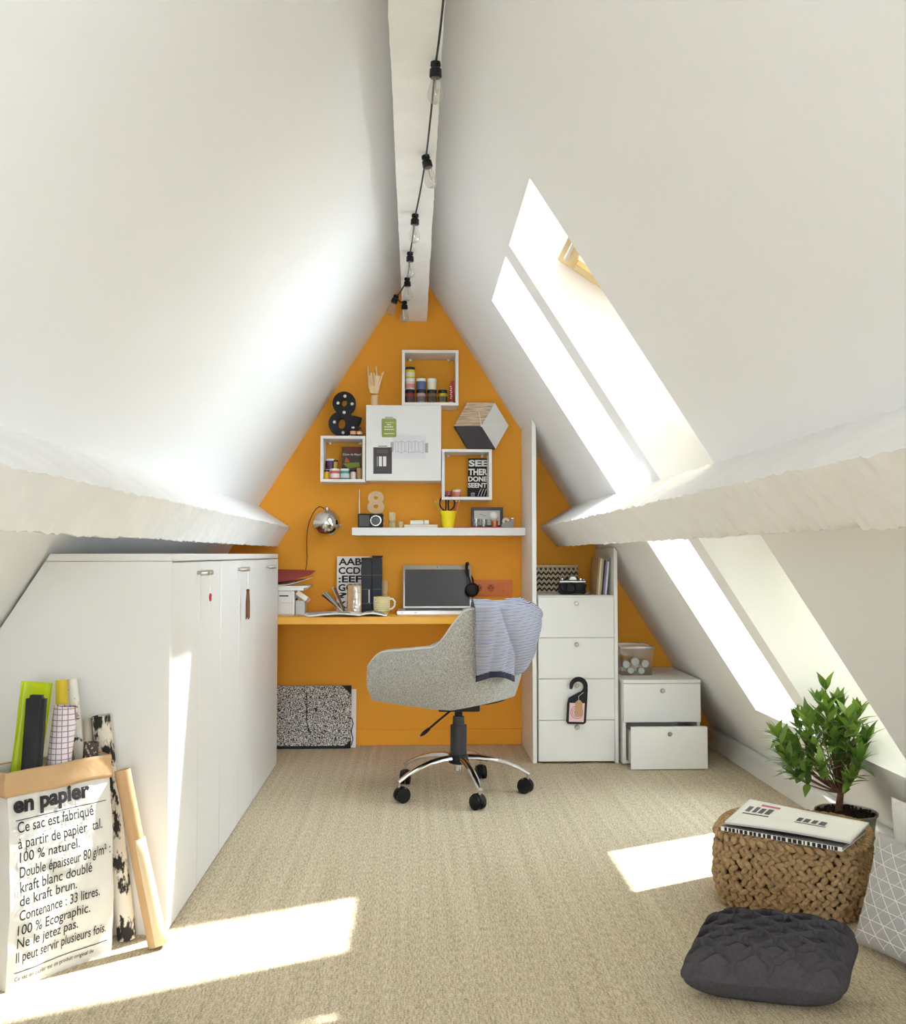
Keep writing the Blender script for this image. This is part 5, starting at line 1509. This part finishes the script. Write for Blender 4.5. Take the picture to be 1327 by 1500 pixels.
for yy in (1213, 1421):
    MB().grid(lambda u, v: bag_p(0.06 + 0.88 * u, bag_v(yy) + 0.004 * v) + bn * 0.002, 26, 2).build('print_rule', M_INK, bag, smooth=False)
inC = (bag_p(0.5, 0.5) + bag_back(0.5, 0.5)) / 2
def inside(u, w, z):                          # u along the bag, w 0 front .. 1 back
    p_ = bag_p(u, 0.05).lerp(bag_back(u, 0.05), w)
    return Vector((p_.x, p_.y, z))
def roll(name, label, p0, p1, r, material, inner=None, n=28, wall=0.0025):
    d = Vector(p1) - Vector(p0)
    o = MB().lathe([(r - wall, 0), (r, 0), (r, d.length), (r - wall, d.length), (r - wall, 0)], p0, d, n, caps=False).build(name, material)
    return tag(o, label, 'roll')
def top_at(px, py, Y): return at(px, py, Y)
# grid paper roll
M_GRID = mat('grid_paper', (226, 216, 222), 0.7)
nt, b = nodes_of(M_GRID)
tc = nt.nodes.new('ShaderNodeTexCoord')
w1 = nt.nodes.new('ShaderNodeTexWave'); w1.bands_direction = 'Z'; w1.inputs['Scale'].default_value = 22
nt.links.new(tc.outputs['Object'], w1.inputs['Vector'])
w2 = nt.nodes.new('ShaderNodeTexWave'); w2.bands_direction = 'X'; w2.inputs['Scale'].default_value = 24
nt.links.new(tc.outputs['Object'], w2.inputs['Vector'])
g1 = ramp(nt, w1.outputs['Fac'], [(0.03, (146, 116, 136)), (0.09, (228, 219, 224))])
g2 = ramp(nt, w2.outputs['Fac'], [(0.03, (146, 116, 136)), (0.10, (228, 219, 224))])
mxc = nt.nodes.new('ShaderNodeMix'); mxc.data_type = 'RGBA'; mxc.blend_type = 'DARKEN'; mxc.inputs['Factor'].default_value = 1
nt.links.new(g1, mxc.inputs['A']); nt.links.new(g2, mxc.inputs['B']); nt.links.new(mxc.outputs['Result'], b.inputs['Base Color'])
def bag_base(a_, w_, z=0.012):
    p_ = B0 + bu * a_ - bn * w_
    return Vector((p_.x, p_.y, z))
roll('grid_paper_roll', 'roll of white grid-printed paper standing in the paper bag', bag_base(0.121, 0.082), at(97, 1034, 2.634), 0.030, M_GRID)
roll('yellow_roll', 'narrow yellow paper roll behind the grid roll in the bag', bag_base(0.184, 0.037), at(90, 996, 2.714), 0.015, mat('roll_yellow', (214, 186, 40), 0.6))
roll('floral_roll', 'white floral paper roll behind the grid roll in the bag', bag_base(0.268, 0.026), at(106, 995, 2.757), 0.013, M_FLORAL)
# black square tube
T = at(54, 1018, 2.579); Bm = bag_base(0.056, 0.046)
d = (T - Bm)
rot = d.to_track_quat('Z', 'Y').to_matrix()
t2 = thing('black_roll', 'matt black paper roll flattened square standing in paper bag', 'roll', Bm)
MB().obox((Bm + T) / 2, (0.046, 0.040, d.length), rot @ Matrix.Rotation(0.5, 3, 'Z')).build('wrap', M_BLACKM, t2, bevel=0.009, segs=3)
# speckled roll
roll('speckled_roll', 'dark speckled paper roll at the bag corner beside the grid roll', bag_base(0.221, 0.048), at(134, 1087, 2.692), 0.020, M_SPECK, n=6)
# lime film
M_LIME = mat('lime_film', (208, 224, 20), 0.3)
nt, b = nodes_of(M_LIME)
tr = nt.nodes.new('ShaderNodeBsdfTranslucent'); tr.inputs['Color'].default_value = srgb((214, 230, 20))
mx = nt.nodes.new('ShaderNodeMixShader'); mx.inputs['Fac'].default_value = 0.45
out = [n for n in nt.nodes if n.type == 'OUTPUT_MATERIAL'][0]
nt.links.new(b.outputs[0], mx.inputs[1]); nt.links.new(tr.outputs[0], mx.inputs[2]); nt.links.new(mx.outputs[0], out.inputs['Surface'])
Tl, Tr_ = at(40, 998, 2.614), at(68, 1000, 2.654)
Bl, Br_ = bag_base(0.024, 0.097), bag_base(0.061, 0.097)
def film(u, v):
    a_, c_ = Bl.lerp(Tl, v), Br_.lerp(Tr_, v)
    mid = (a_ + c_) / 2
    hx_ = (c_ - a_) * (0.5 + 0.017 / (c_ - a_).length)
    ang_ = -0.25 + 2 * PI * u * 1.15
    r_ = 1 - 0.10 * u
    return mid + hx_ * math.cos(ang_) * r_ + -bn * 0.017 * math.sin(ang_) * r_
tag(MB().grid(film, 60, 8).build('lime_film_roll', M_LIME, sharp=80), 'loose roll of bright lime translucent film in the paper bag', 'roll')
# leaning tubes
b0 = on_z(186, 1376)
roll('birch_print_roll', 'long white roll with black birch print leaning on cupboard end', Vector((b0.x, 2.782, 0.003)), at(148, 1048, 2.784), 0.025, M_BIRCH, wall=0.003)
b0 = on_z(160, 1376)
roll('beige_roll', 'beige paper roll half hidden between bag and birch roll', Vector((b0.x - 0.012, 2.794, 0.003)), at(128, 1052, 2.796), 0.012, mat('roll_beige', (206, 196, 180), 0.7))
t2 = thing('kraft_roll', 'brown kraft paper roll with a loose edge leaning on cupboard end', 'roll', on_z(229, 1384))
b0 = on_z(230, 1386); b0 = Vector((b0.x, b0.y - 0.01, 0.006)); T = at(179, 1128, 2.728)
d = T - b0
MB().lathe([(0.018, 0), (0.021, 0), (0.021, d.length), (0.018, d.length), (0.018, 0)], b0, d, 28, caps=False).build('roll', M_KRAFT, t2)
sx_ = Vector((1, 0.15, 0)); sx_ = (sx_ - d.normalized() * sx_.dot(d.normalized())).normalized()
fy = d.normalized().cross(sx_)
def flap(u, v):
    a_ = -PI / 2 + u * 2.2
    r_ = 0.0222 + 0.010 * u * (1 - 0.7 * v)
    return b0 + d * (0.004 + 0.6 * v) + (sx_ * math.cos(a_) + fy * math.sin(a_)) * r_
MB().grid(flap, 14, 8).build('loose_edge', mat('kraft_pale', (224, 202, 166), 0.8), t2, solid=0.0012)

# ------------------------------------------------------------------ right: pouf, magazines, plant, cushions
PC = Vector((1.166, 3.04, 0))
PR, PH = 0.232, 0.218
t = thing('knitted_pouf', 'chunky natural jute knitted pouf standing on the carpet', 'pouf', PC)
def pouf_r(z):
    f = z / PH
    return PR * (0.86 + 0.14 * math.sin(PI * min(1, max(0, f * 0.95 + 0.04))) ** 0.6)
M_JUTE = mat('jute', (178, 148, 110), 0.95, var=0.16, vscale=60, spec=0.1, bump=0.5, bscale=160)
MB().lathe([(0.05, 0.004), (PR * 0.84, 0.006), (pouf_r(0.06) - 0.012, 0.06), (pouf_r(0.12) - 0.012, 0.12), (pouf_r(0.18) - 0.012, 0.18), (PR * 0.86, PH - 0.02), (PR * 0.6, PH - 0.006), (0.02, PH - 0.004)], PC, n=40).build('core', mat('jute_dark', (120, 92, 60), 1.0), t)
m = MB()
def sq_r(a_, r_):                              # slightly squared plan
    c_, s_ = abs(math.cos(a_)), abs(math.sin(a_))
    return r_ / (c_ ** 3.2 + s_ ** 3.2) ** (1 / 3.2) * 0.97
def stitch(a_, z, r_, tilt, sl, sw, upn):
    r2 = sq_r(a_ + 0.5, r_)
    c = PC + Vector((r2 * math.cos(a_), r2 * math.sin(a_), z))
    tang = Vector((-math.sin(a_), math.cos(a_), 0))
    nrm = (Vector((math.cos(a_), math.sin(a_), 0)) * (1 - upn) + Vector((0, 0, 1)) * upn).normalized()
    up_ = nrm.cross(tang)
    ax_ = (tang * math.cos(tilt) + up_ * math.sin(tilt)).normalized()
    by_ = nrm.cross(ax_)
    R3 = Matrix((ax_, by_, nrm)).transposed()
    m.sphere(c, (sl * random.uniform(0.9, 1.12), sw * random.uniform(0.9, 1.1), sw * 0.95), 8, 6, R3)
rows_ = 13
for r_i in range(rows_):
    z = 0.016 + (PH - 0.03) * r_i / (rows_ - 1)
    n_ = 58
    rr = pouf_r(z)
    for k in range(n_):
        a_ = 2 * PI * (k + 0.5 * (r_i % 2)) / n_ + random.uniform(-0.012, 0.012)
        stitch(a_, z + random.uniform(-0.003, 0.003), rr - 0.004 + random.uniform(-0.004, 0.005), (0.7 if r_i % 2 else -0.7) + random.uniform(-0.35, 0.35), 0.0185, 0.0095, 0.0)
for j, (fr, upn) in enumerate(((0.97, 0.6), (0.87, 0.9), (0.76, 1), (0.65, 1), (0.54, 1), (0.43, 1), (0.32, 1), (0.2, 1), (0.08, 1))):
    n_ = max(5, int(56 * fr))
    for k in range(n_):
        a_ = 2 * PI * (k + 0.5 * (j % 2)) / n_
        stitch(a_, PH - 0.008 + (0.004 if fr < 0.9 else -0.004), PR * fr, (0.75 if j % 2 else -0.75) + random.uniform(-0.3, 0.3), 0.0185, 0.0095, upn)
m.build('knit_cover', M_JUTE, t, sharp=180, recalc=False)
# magazines on the pouf
mz = PH + 0.0085
def mag(c, w, dpt, rz, z, name, label, tilt=0.0, th=0.007):
    Rm = Matrix.Rotation(rz, 3, 'Z') @ Matrix.Rotation(tilt, 3, 'Y')
    t_ = thing(name, label, 'magazine', Vector((c[0], c[1], z)), 'magazines on the pouf')
    return t_, Rm, Vector((c[0], c[1], z + th / 2))
t2, Rm, cc = mag((1.13, 2.945), 0.35, 0.235, math.radians(-40), mz, 'magazine', 'black and white magazine with striped lettering under another on pouf')
MB().obox(cc, (0.35, 0.225, 0.008), Rm).build('pages', mat('mag_pages', (150, 148, 148), 0.8), t2, bevel=0.001)
MB().obox(cc + Rm @ Vector((0, 0, 0.0049)), (0.352, 0.228, 0.0016), Rm).build('cover', mat('mag_dark', (86, 84, 86), 0.5), t2, smooth=False)
MB().obox(cc + Rm @ Vector((0, 0, -0.0049)), (0.352, 0.228, 0.0016), Rm).build('cover', M_PAPER, t2, smooth=False)
sp_o = MB().obox(cc + Rm @ Vector((0, -0.1145, 0)), (0.352, 0.0018, 0.0116), Rm).build('spine', M_PAPER, t2, smooth=False)
m = MB()
x = -0.165
while x < 0.16:
    w = random.uniform(0.004, 0.012)
    m.obox(cc + Rm @ Vector((x + w / 2, -0.1156, 0)), (w, 0.0008, 0.0105), Rm)
    x += w + random.uniform(0.003, 0.007)
m.build('spine_print', M_INK, sp_o, smooth=False)
z2 = mz + 0.0122
t2, Rm, cc = mag((1.15, 2.965), 0.36, 0.235, math.radians(-37), z2, 'magazine', 'white folded magazine with grey headlines lying uppermost on pouf')
def magtop(u, v, off=0.0):
    x = -0.18 + 0.36 * u
    y = -0.118 + 0.236 * v
    return cc + Rm @ Vector((x, y, 0.004 + 0.020 * (1 - u) ** 2 * v + 0.004 * math.sin(PI * u) + off))
MB().grid(lambda u, v: magtop(u, v, -0.0045), 20, 10).build('pages', mat('mag_pages2', (214, 212, 208), 0.8), t2, solid=0.004)
cv = MB().grid(lambda u, v: magtop(u, v), 20, 10).build('cover', M_PAPER, t2, solid=0.0016)
M_GREYINK = mat('ink_grey', (96, 94, 96), 0.8)
m = MB()
for (u0, u1, v0, v1) in ((0.06, 0.10, 0.5, 0.72), (0.12, 0.155, 0.5, 0.74), (0.17, 0.21, 0.5, 0.72), (0.225, 0.27, 0.5, 0.74), (0.06, 0.28, 0.40, 0.44), (0.5, 0.54, 0.45, 0.62), (0.555, 0.6, 0.45, 0.62), (0.62, 0.66, 0.45, 0.62), (0.68, 0.73, 0.45, 0.62), (0.5, 0.75, 0.38, 0.41)):
    MB().grid(lambda u, v, a=(u0, u1, v0, v1): magtop(a[0] + (a[1] - a[0]) * u, a[2] + (a[3] - a[2]) * v, 0.0016), 3, 4).build('headline_block', M_GREYINK, cv, smooth=False)
MB().grid(lambda u, v: magtop(0.14 + 0.16 * u, 0.8 + 0.08 * v, 0.0016), 3, 4).build('pink_print', mat('print_pink', (206, 110, 140), 0.8), cv, smooth=False)

# plant
PP = Vector((1.4325, 3.27, 0))
t = thing('potted_shrub', 'small leafy green shrub in a galvanised metal pot by roof window', 'plant', PP)
zr = 0.199
M_GALV = mat('galvanised', (176, 176, 172), 0.42, 0.85, var=0.12, vscale=30)
pot = MB().lathe([(0.070, 0), (0.074, 0.002), (0.095, zr - 0.012), (0.1015, zr - 0.006), (0.1025, zr), (0.098, zr), (0.094, zr - 0.012), (0.088, zr - 0.05)], PP, n=40, caps=False).build('pot', M_GALV, t)
MB().lathe([(0.070, 0.001), (0.0, 0.001)], PP, n=40, caps=False).build('pot_base', M_GALV, t)
for z_ in (0.05, 0.12):
    MB().lathe([(0.0765 + z_ * 0.108, z_ - 0.003), (0.0785 + z_ * 0.108, z_), (0.0765 + z_ * 0.108, z_ + 0.003)], PP, n=40, caps=False).build('pot_rib', M_GALV, pot)
def soil(u, v):
    a_ = 2 * PI * u
    r_ = 0.092 * v
    return PP + Vector((r_ * math.cos(a_), r_ * math.sin(a_), zr - 0.016 + 0.022 * (1 - v * v) + 0.014 * noise.noise(Vector((r_ * 60 * math.cos(a_), r_ * 60 * math.sin(a_), 0)))))
so_ = MB().grid(soil, 40, 16, True).build('soil', mat('soil', (58, 42, 32), 1.0, bump=0.8, bscale=120, var=0.4, vscale=80), t)
m = MB()
for k in range(90):
    a_, r_ = random.uniform(0, 2 * PI), 0.092 * math.sqrt(random.random())
    c = PP + Vector((r_ * math.cos(a_), r_ * math.sin(a_), zr - 0.006 + 0.018 * (1 - (r_ / 0.092) ** 2)))
    m.sphere(c, (random.uniform(0.003, 0.007), random.uniform(0.003, 0.006), random.uniform(0.002, 0.006)), 6, 4)
crumbs = m.build('soil_crumbs', mat('soil'), so_)
crumbs['kind'] = 'stuff'
rng = random.Random(11)
M_BARK = mat('bark', (112, 78, 62), 0.9, bump=0.5, bscale=60, var=0.2, vscale=30)
tips = []
tb_ = PP + Vector((-0.025, -0.005, zr - 0.01))
fork = tb_ + Vector((0.008, 0, 0.07))
MB().tube([tb_ - Vector((0, 0, 0.01)), tb_ + Vector((0.002, 0, 0.03)), fork], [0.014, 0.0115, 0.0105], 10).build('trunk', M_BARK, t)
heads = []
for k in range(30):
    f = (k + 0.5) / 30
    a_ = k * 2.39996
    zz = 0.13 + 0.24 * f ** 0.9
    rad = (0.165 * math.sin(PI * min(1, 0.30 + 0.62 * f)) + 0.01) * (0.55 + 0.45 * (k % 3) / 2)
    heads.append((-0.055 + 1.12 * rad * math.cos(a_), 0.85 * rad * math.sin(a_), zz + 0.02 * math.sin(k * 1.7)))
heads += [(-0.06, 0.0, 0.42), (-0.215, -0.02, 0.20), (-0.20, 0.03, 0.25), (-0.19, -0.04, 0.15), (0.07, -0.02, 0.26), (0.06, 0.03, 0.32), (-0.01, 0.02, 0.37)]
def in_room(p_):
    if p_.x < sx_r(p_.z) - 0.006:
        return True
    dd_ = (p_ - SR(0, p_.y)).dot(Vector((SE, 0, CE)))
    qq_ = (p_ - SR(0, p_.y)).dot(Vector((CE, 0, -SE)))
    return 2.865 < p_.y < 3.465 and WQ0 + 0.02 < qq_ < WQ1 - 0.02 and dd_ < WD - 0.04
for hi_, (hx_, hy_, hz2) in enumerate(heads):
    e_ = PP + Vector((hx_, hy_, zr + hz2 - 0.02))
    while not in_room(e_ + Vector((0.02, 0, 0))):
        e_.x -= 0.01
    hx_ = e_.x - PP.x
    mid = fork.lerp(e_, 0.45) + Vector((hx_ * 0.18, hy_ * 0.18, -0.012))
    pts = []
    for k in range(7):
        f = k / 6
        pts.append((fork * (1 - f) ** 2 + mid * 2 * f * (1 - f) + e_ * f * f))
    if not all(in_room(p_ + Vector((0.008, 0, 0))) for p_ in pts):
        mid = fork.lerp(e_, 0.4) + Vector((-0.05, 0, 0.0))
        pts = [fork * (1 - k / 6) ** 2 + mid * 2 * (k / 6) * (1 - k / 6) + e_ * (k / 6) ** 2 for k in range(7)]
    r0_ = 0.0075 if hi_ % 6 == 0 else 0.003
    MB().tube(pts, [r0_ * (1 - 0.75 * k / 6) for k in range(7)], 6).build('branch', M_BARK, t)
    dirv = (pts[-1] - pts[-2]).normalized()
    for f in (3.7, 4.7, 5.4, 6.0):
        i = min(5, int(f)); q = pts[i].lerp(pts[i + 1], f - i)
        tips.append((q, dirv, f))
def leaf_mesh(name, L, w, bend):
    bm = bmesh.new()
    rows = []
    for k in range(7):
        f = k / 6
        ww = w * math.sin(PI * min(1, 0.06 + f * 0.94) ** 0.85) * (1 - 0.15 * f) + (0.0007 if k in (0, 6) else 0)
        z = -bend * L * f * f
        rows.append([bm.verts.new((-ww, L * f, z + ww * 0.18)), bm.verts.new((0, L * f, z)), bm.verts.new((ww, L * f, z + ww * 0.18))])
    for k in range(6):
        for j in range(2):
            bm.faces.new((rows[k][j], rows[k][j + 1], rows[k + 1][j + 1], rows[k + 1][j]))
    me = bpy.data.meshes.new(name)
    bm.to_mesh(me); bm.free()
    me.polygons.foreach_set('use_smooth', [True] * len(me.polygons))
    return me
M_LEAFS = []
for k, c_ in enumerate(((92, 124, 56), (124, 156, 72), (66, 96, 50))):
    ml = mat('leaf_green_%d' % k, c_, 0.35)
    nt, b = nodes_of(ml)
    tr = nt.nodes.new('ShaderNodeBsdfTranslucent'); tr.inputs['Color'].default_value = srgb((130, 170, 50))
    mx = nt.nodes.new('ShaderNodeMixShader'); mx.inputs['Fac'].default_value = 0.28
    out = [n for n in nt.nodes if n.type == 'OUTPUT_MATERIAL'][0]
    nt.links.new(b.outputs[0], mx.inputs[1]); nt.links.new(tr.outputs[0], mx.inputs[2]); nt.links.new(mx.outputs[0], out.inputs['Surface'])
    M_LEAFS.append(ml)
LM = []
for k in range(6):
    me = leaf_mesh('leaf', (0.062, 0.075, 0.052, 0.068, 0.058, 0.08)[k], (0.012, 0.0135, 0.011, 0.0135, 0.011, 0.013)[k], (0.1, 0.25, -0.08, 0.18, 0.0, 0.3)[k])
    me.materials.append(M_LEAFS[k % 3])
    LM.append(me)
n_leaf = 0
rest = MB()
for (q, dv, f) in sorted(tips, key=lambda a_: a_[0].y):
    nl = 3 if f < 6 else 5
    a0 = rng.uniform(0, 2 * PI)
    for k in range(nl):
        a_ = a0 + 2 * PI * k / nl + rng.uniform(-0.4, 0.4)
        s1 = dv.orthogonal().normalized(); s2 = dv.cross(s1)
        out_ = s1 * math.cos(a_) + s2 * math.sin(a_)
        spread = rng.uniform(0.6, 1.35) if f < 6 else rng.uniform(0.3, 0.9)
        yv = (dv * math.cos(spread) + out_ * math.sin(spread) + Vector((0, 0, 0.18))).normalized()
        xv = yv.cross(Vector((0, 0, 1)))
        xv = xv.normalized() if xv.length > 0.1 else Vector((1, 0, 0))
        zv = xv.cross(yv)
        M4 = Matrix((xv, yv, zv)).transposed().to_4x4()
        tip_w = q + yv * 0.07
        if not (in_room(tip_w) and in_room(q + yv * 0.035) and in_room(q + yv * 0.085)):
            continue
        M4.translation = q - PP
        me = rng.choice(LM)
        n_leaf += 1
        if n_leaf > 300:
            M4.translation = q
            rest.add([M4 @ v_.co for v_ in me.vertices], [tuple(p_.vertices) for p_ in me.polygons])
            continue
        o = bpy.data.objects.new('leaf', me)
        COL.objects.link(o)
        o.parent = t
        o.matrix_local = M4
if rest.v:
    o = rest.build('rear_leaves', M_LEAFS[0], t, sharp=180, recalc=False)
    o['kind'] = 'stuff'

# cushions
def cushion(name, label, cat_, M, w, h, th, material, disp=None, nu=60, nv=60, extra=None):
    t_ = thing(name, label, cat_, M.translation)
    def prof(u, v):
        a_, b_ = abs(2 * u - 1), abs(2 * v - 1)
        return max(0, (1 - a_ ** 2.6)) ** 0.5 * max(0, (1 - b_ ** 2.6)) ** 0.5
    def edge(u, v):                            # pinched sides
        x = (u - 0.5) * w * (1 - 0.07 * (1 - (2 * v - 1) ** 2))
        y = (v - 0.5) * h * (1 - 0.07 * (1 - (2 * u - 1) ** 2))
        return x, y
    def side(s):
        def f(u, v):
            x, y = edge(u, v)
            p_ = prof(u, v)
            z = s * th / 2 * p_
            if disp and s > 0:
                z += disp(u, v) * min(1, p_ * 2.5)
            return Vector((x, y, z))
        return f
    MB(M).grid(side(1), nu, nv).build('front', material, t_, sharp=180)
    MB(M).grid(side(-1), 24, 24).build('back', material, t_, sharp=180)
    if extra:
        extra(t_, side(1))
    return t_
# dark smocked cushion
M_FELT = mat('charcoal_felt', (84, 82, 87), 0.98, bump=0.25, bscale=260, var=0.12, vscale=120, spec=0.05)
def smock(u, v):
    n_, w_ = 9.0, 4.5
    V_ = v * n_
    h_, g_ = 0, 0
    for k in range(int(V_) - 2, int(V_) + 3):
        ds = V_ - k - 0.44 * (1 if k % 2 else -1) * math.cos(2 * PI * w_ * u)
        h_ = max(h_, math.exp(-ds / 0.42) if ds > 0 else math.exp(-(ds / 0.07) ** 2))
        g_ = max(g_, math.exp(-((ds + 0.17) / 0.085) ** 2))
    return 0.017 * h_ - 0.016 * g_
def cushion4(name, label, cs, th, material, disp, nu, nv, bow=0.06):
    cs = [Vector(c_) for c_ in cs]            # front-left, front-right, back-right, back-left
    ctr = sum(cs, Vector()) / 4
    nz = (cs[1] - cs[0]).cross(cs[3] - cs[0]).normalized()
    t_ = thing(name, label, 'cushion', Vector((ctr.x, ctr.y, 0)))
    def side(sg):
        def f(u, v):
            x, y = 2 * u - 1, 2 * v - 1
            k = 1 - 0.10 * (x * x * y * y) ** 2
            x2, y2 = x * k * (1 - bow * (1 - y * y)), y * k * (1 - bow * (1 - x * x))
            uu, vv = (x2 + 1) / 2, (y2 + 1) / 2
            p_ = cs[0].lerp(cs[1], uu).lerp(cs[3].lerp(cs[2], uu), vv)
            pr = max(0, 1 - abs(x) ** 3.2) ** 0.5 * max(0, 1 - abs(y) ** 3.2) ** 0.5
            h_ = sg * th / 2 * pr
            if sg > 0:
                h_ += disp(u, v) * min(1, pr * 2)
                p_ = p_
            q_ = p_ + nz * h_
            q_.z = max(q_.z, 0.003 + 0.0005 * pr)
            return q_
        return f
    MB().grid(side(1), nu, nv).build('front', material, t_, sharp=180)
    MB().grid(side(-1), 30, 30).build('back', material, t_, sharp=180)
    rimp = [side(1)(k / 30, 0) for k in range(31)] + [side(1)(1, k / 30) for k in range(1, 31)] + [side(1)(1 - k / 30, 1) for k in range(1, 31)] + [side(1)(0, 1 - k / 30) for k in range(1, 31)]
    MB().tube(rimp, 0.003, 5).build('seam', material, t_)
    return t_
cushion4('charcoal_cushion', 'charcoal felt cushion with smocked lattice folds lying before the pouf',
         [on_z(985, 1434, 0.055), on_z(1244, 1462, 0.045), on_z(1266, 1378, 0.12), on_z(1030, 1350, 0.105)], 0.155, M_FELT, smock, 240, 300)
# grey cushion with a white triangle grid
yv = Vector((0.30, 0.10, 0.95)).normalized()
xv = Vector((0.26, -1, 0.0)); xv = (xv - yv * xv.dot(yv)).normalized()
CM2 = frame3((1.285, 2.50, 0.150), xv, yv)
M_LGREY = mat('pale_grey_cotton', (186, 184, 184), 0.9, bump=0.15, bscale=150)
def tri(t_, sf):
    m = MB()
    def line(a0, b0, a1, b1):
        pts = []
        for k in range(25):
            u_, v_ = a0 + (a1 - a0) * k / 24, b0 + (b1 - b0) * k / 24
            if 0.01 <= u_ <= 0.99 and 0.01 <= v_ <= 0.99:
                pts.append(CM2 @ (sf(u_, v_) + Vector((0, 0, 0.0006))))
        if len(pts) > 2:
            m.tube(pts, 0.0011, 4)
    for k in range(-8, 9):
        line(k / 7, 0, k / 7 + 0.8, 1); line(k / 7, 1, k / 7 + 0.8, 0)
    for k in range(1, 8):
        line(0, k / 8, 1, k / 8)
    m.build('printed_lines', M_PAPER, t_)
cushion('triangle_cushion', 'pale grey cushion with a white triangle line grid beside pouf', 'cushion', CM2, 0.40, 0.30, 0.09, M_LGREY, None, 50, 50, tri)
yv = Vector((-0.02, 0.02, 1)).normalized()
xv = Vector((0.30, -1, 0.0)); xv = (xv - yv * xv.dot(yv)).normalized()
cushion('linen_cushion', 'rumpled white linen cushion behind the triangle cushion', 'cushion', frame3((1.412, 2.635, 0.185), xv, yv), 0.34, 0.36, 0.07, mat('white_linen', (226, 224, 218), 0.95, bump=0.6, bscale=40), lambda u, v: 0.006 * noise.noise(Vector((u * 7, v * 7, 3))), 50, 50)

# ------------------------------------------------------------------ string lights under the ridge beam
ZS = 2.345
pos = [(638, 100), (624, 235), (608, 320), (600.5, 375), (596.5, 412), (588.5, 436), (592.5, 446)]
anch = []
for (px, py) in pos:
    q = on_z(px, py, 2.33)
    anch.append(q)
anch[5] = Vector((anch[5].x - 0.03, anch[5].y, 2.325))
t = thing('string_lights', 'black cable of clear filament bulbs strung along the ridge beam', 'string lights', (0, 3.5, ZS))
pts = []
st = on_z(650, 0, 2.338)
chain = [Vector((st.x + 0.03, st.y - 0.8, 2.34)), st] + anch
for i in range(len(chain) - 1):
    for k in range(8):
        f = k / 8
        sag = 0.028 * math.sin(PI * f) if i > 0 else 0
        p_ = chain[i].lerp(chain[i + 1], f)
        pts.append(Vector((p_.x, p_.y, p_.z + 0.010 - sag * 0.4)))
pts.append(chain[-1] + Vector((0, 0, 0.01)))
MB().tube(pts, 0.0032, 6).build('cable', M_BLACK, t)
for i, q in enumerate(anch):
    dn = Vector((0.05 * math.sin(i * 2.1), 0.06, -1)).normalized()
    if i == 1: dn = Vector((0.22, 0, -1)).normalized()
    if i == 5: dn = Vector((-0.35, -0.1, -1)).normalized()
    s_ = MB().lathe([(0.008, -0.012), (0.013, -0.010), (0.014, 0.0), (0.010, 0.004), (0.0155, 0.009), (0.0165, 0.028), (0.014, 0.031)], q + Vector((0, 0, 0.006)), dn, 18).build('lamp_holder', M_BLACK, t)
    q2 = q + Vector((0, 0, 0.006))
    MB().lathe([(0.0125, 0.029), (0.013, 0.04), (0.017, 0.055), (0.0215, 0.072), (0.0215, 0.082), (0.016, 0.093), (0.006, 0.0985), (0.001, 0.099)], q2, dn, 20, caps=False).build('bulb', M_BULB, s_)
    MB().tube([q2 + dn * 0.03, q2 + dn * 0.06, q2 + dn * 0.075 + Vector((0.004, 0, 0)), q2 + dn * 0.06 + Vector((0.007, 0, 0))], 0.0012, 5).build('filament', mat('filament', (190, 150, 90), 0.4, 0.8), s_)
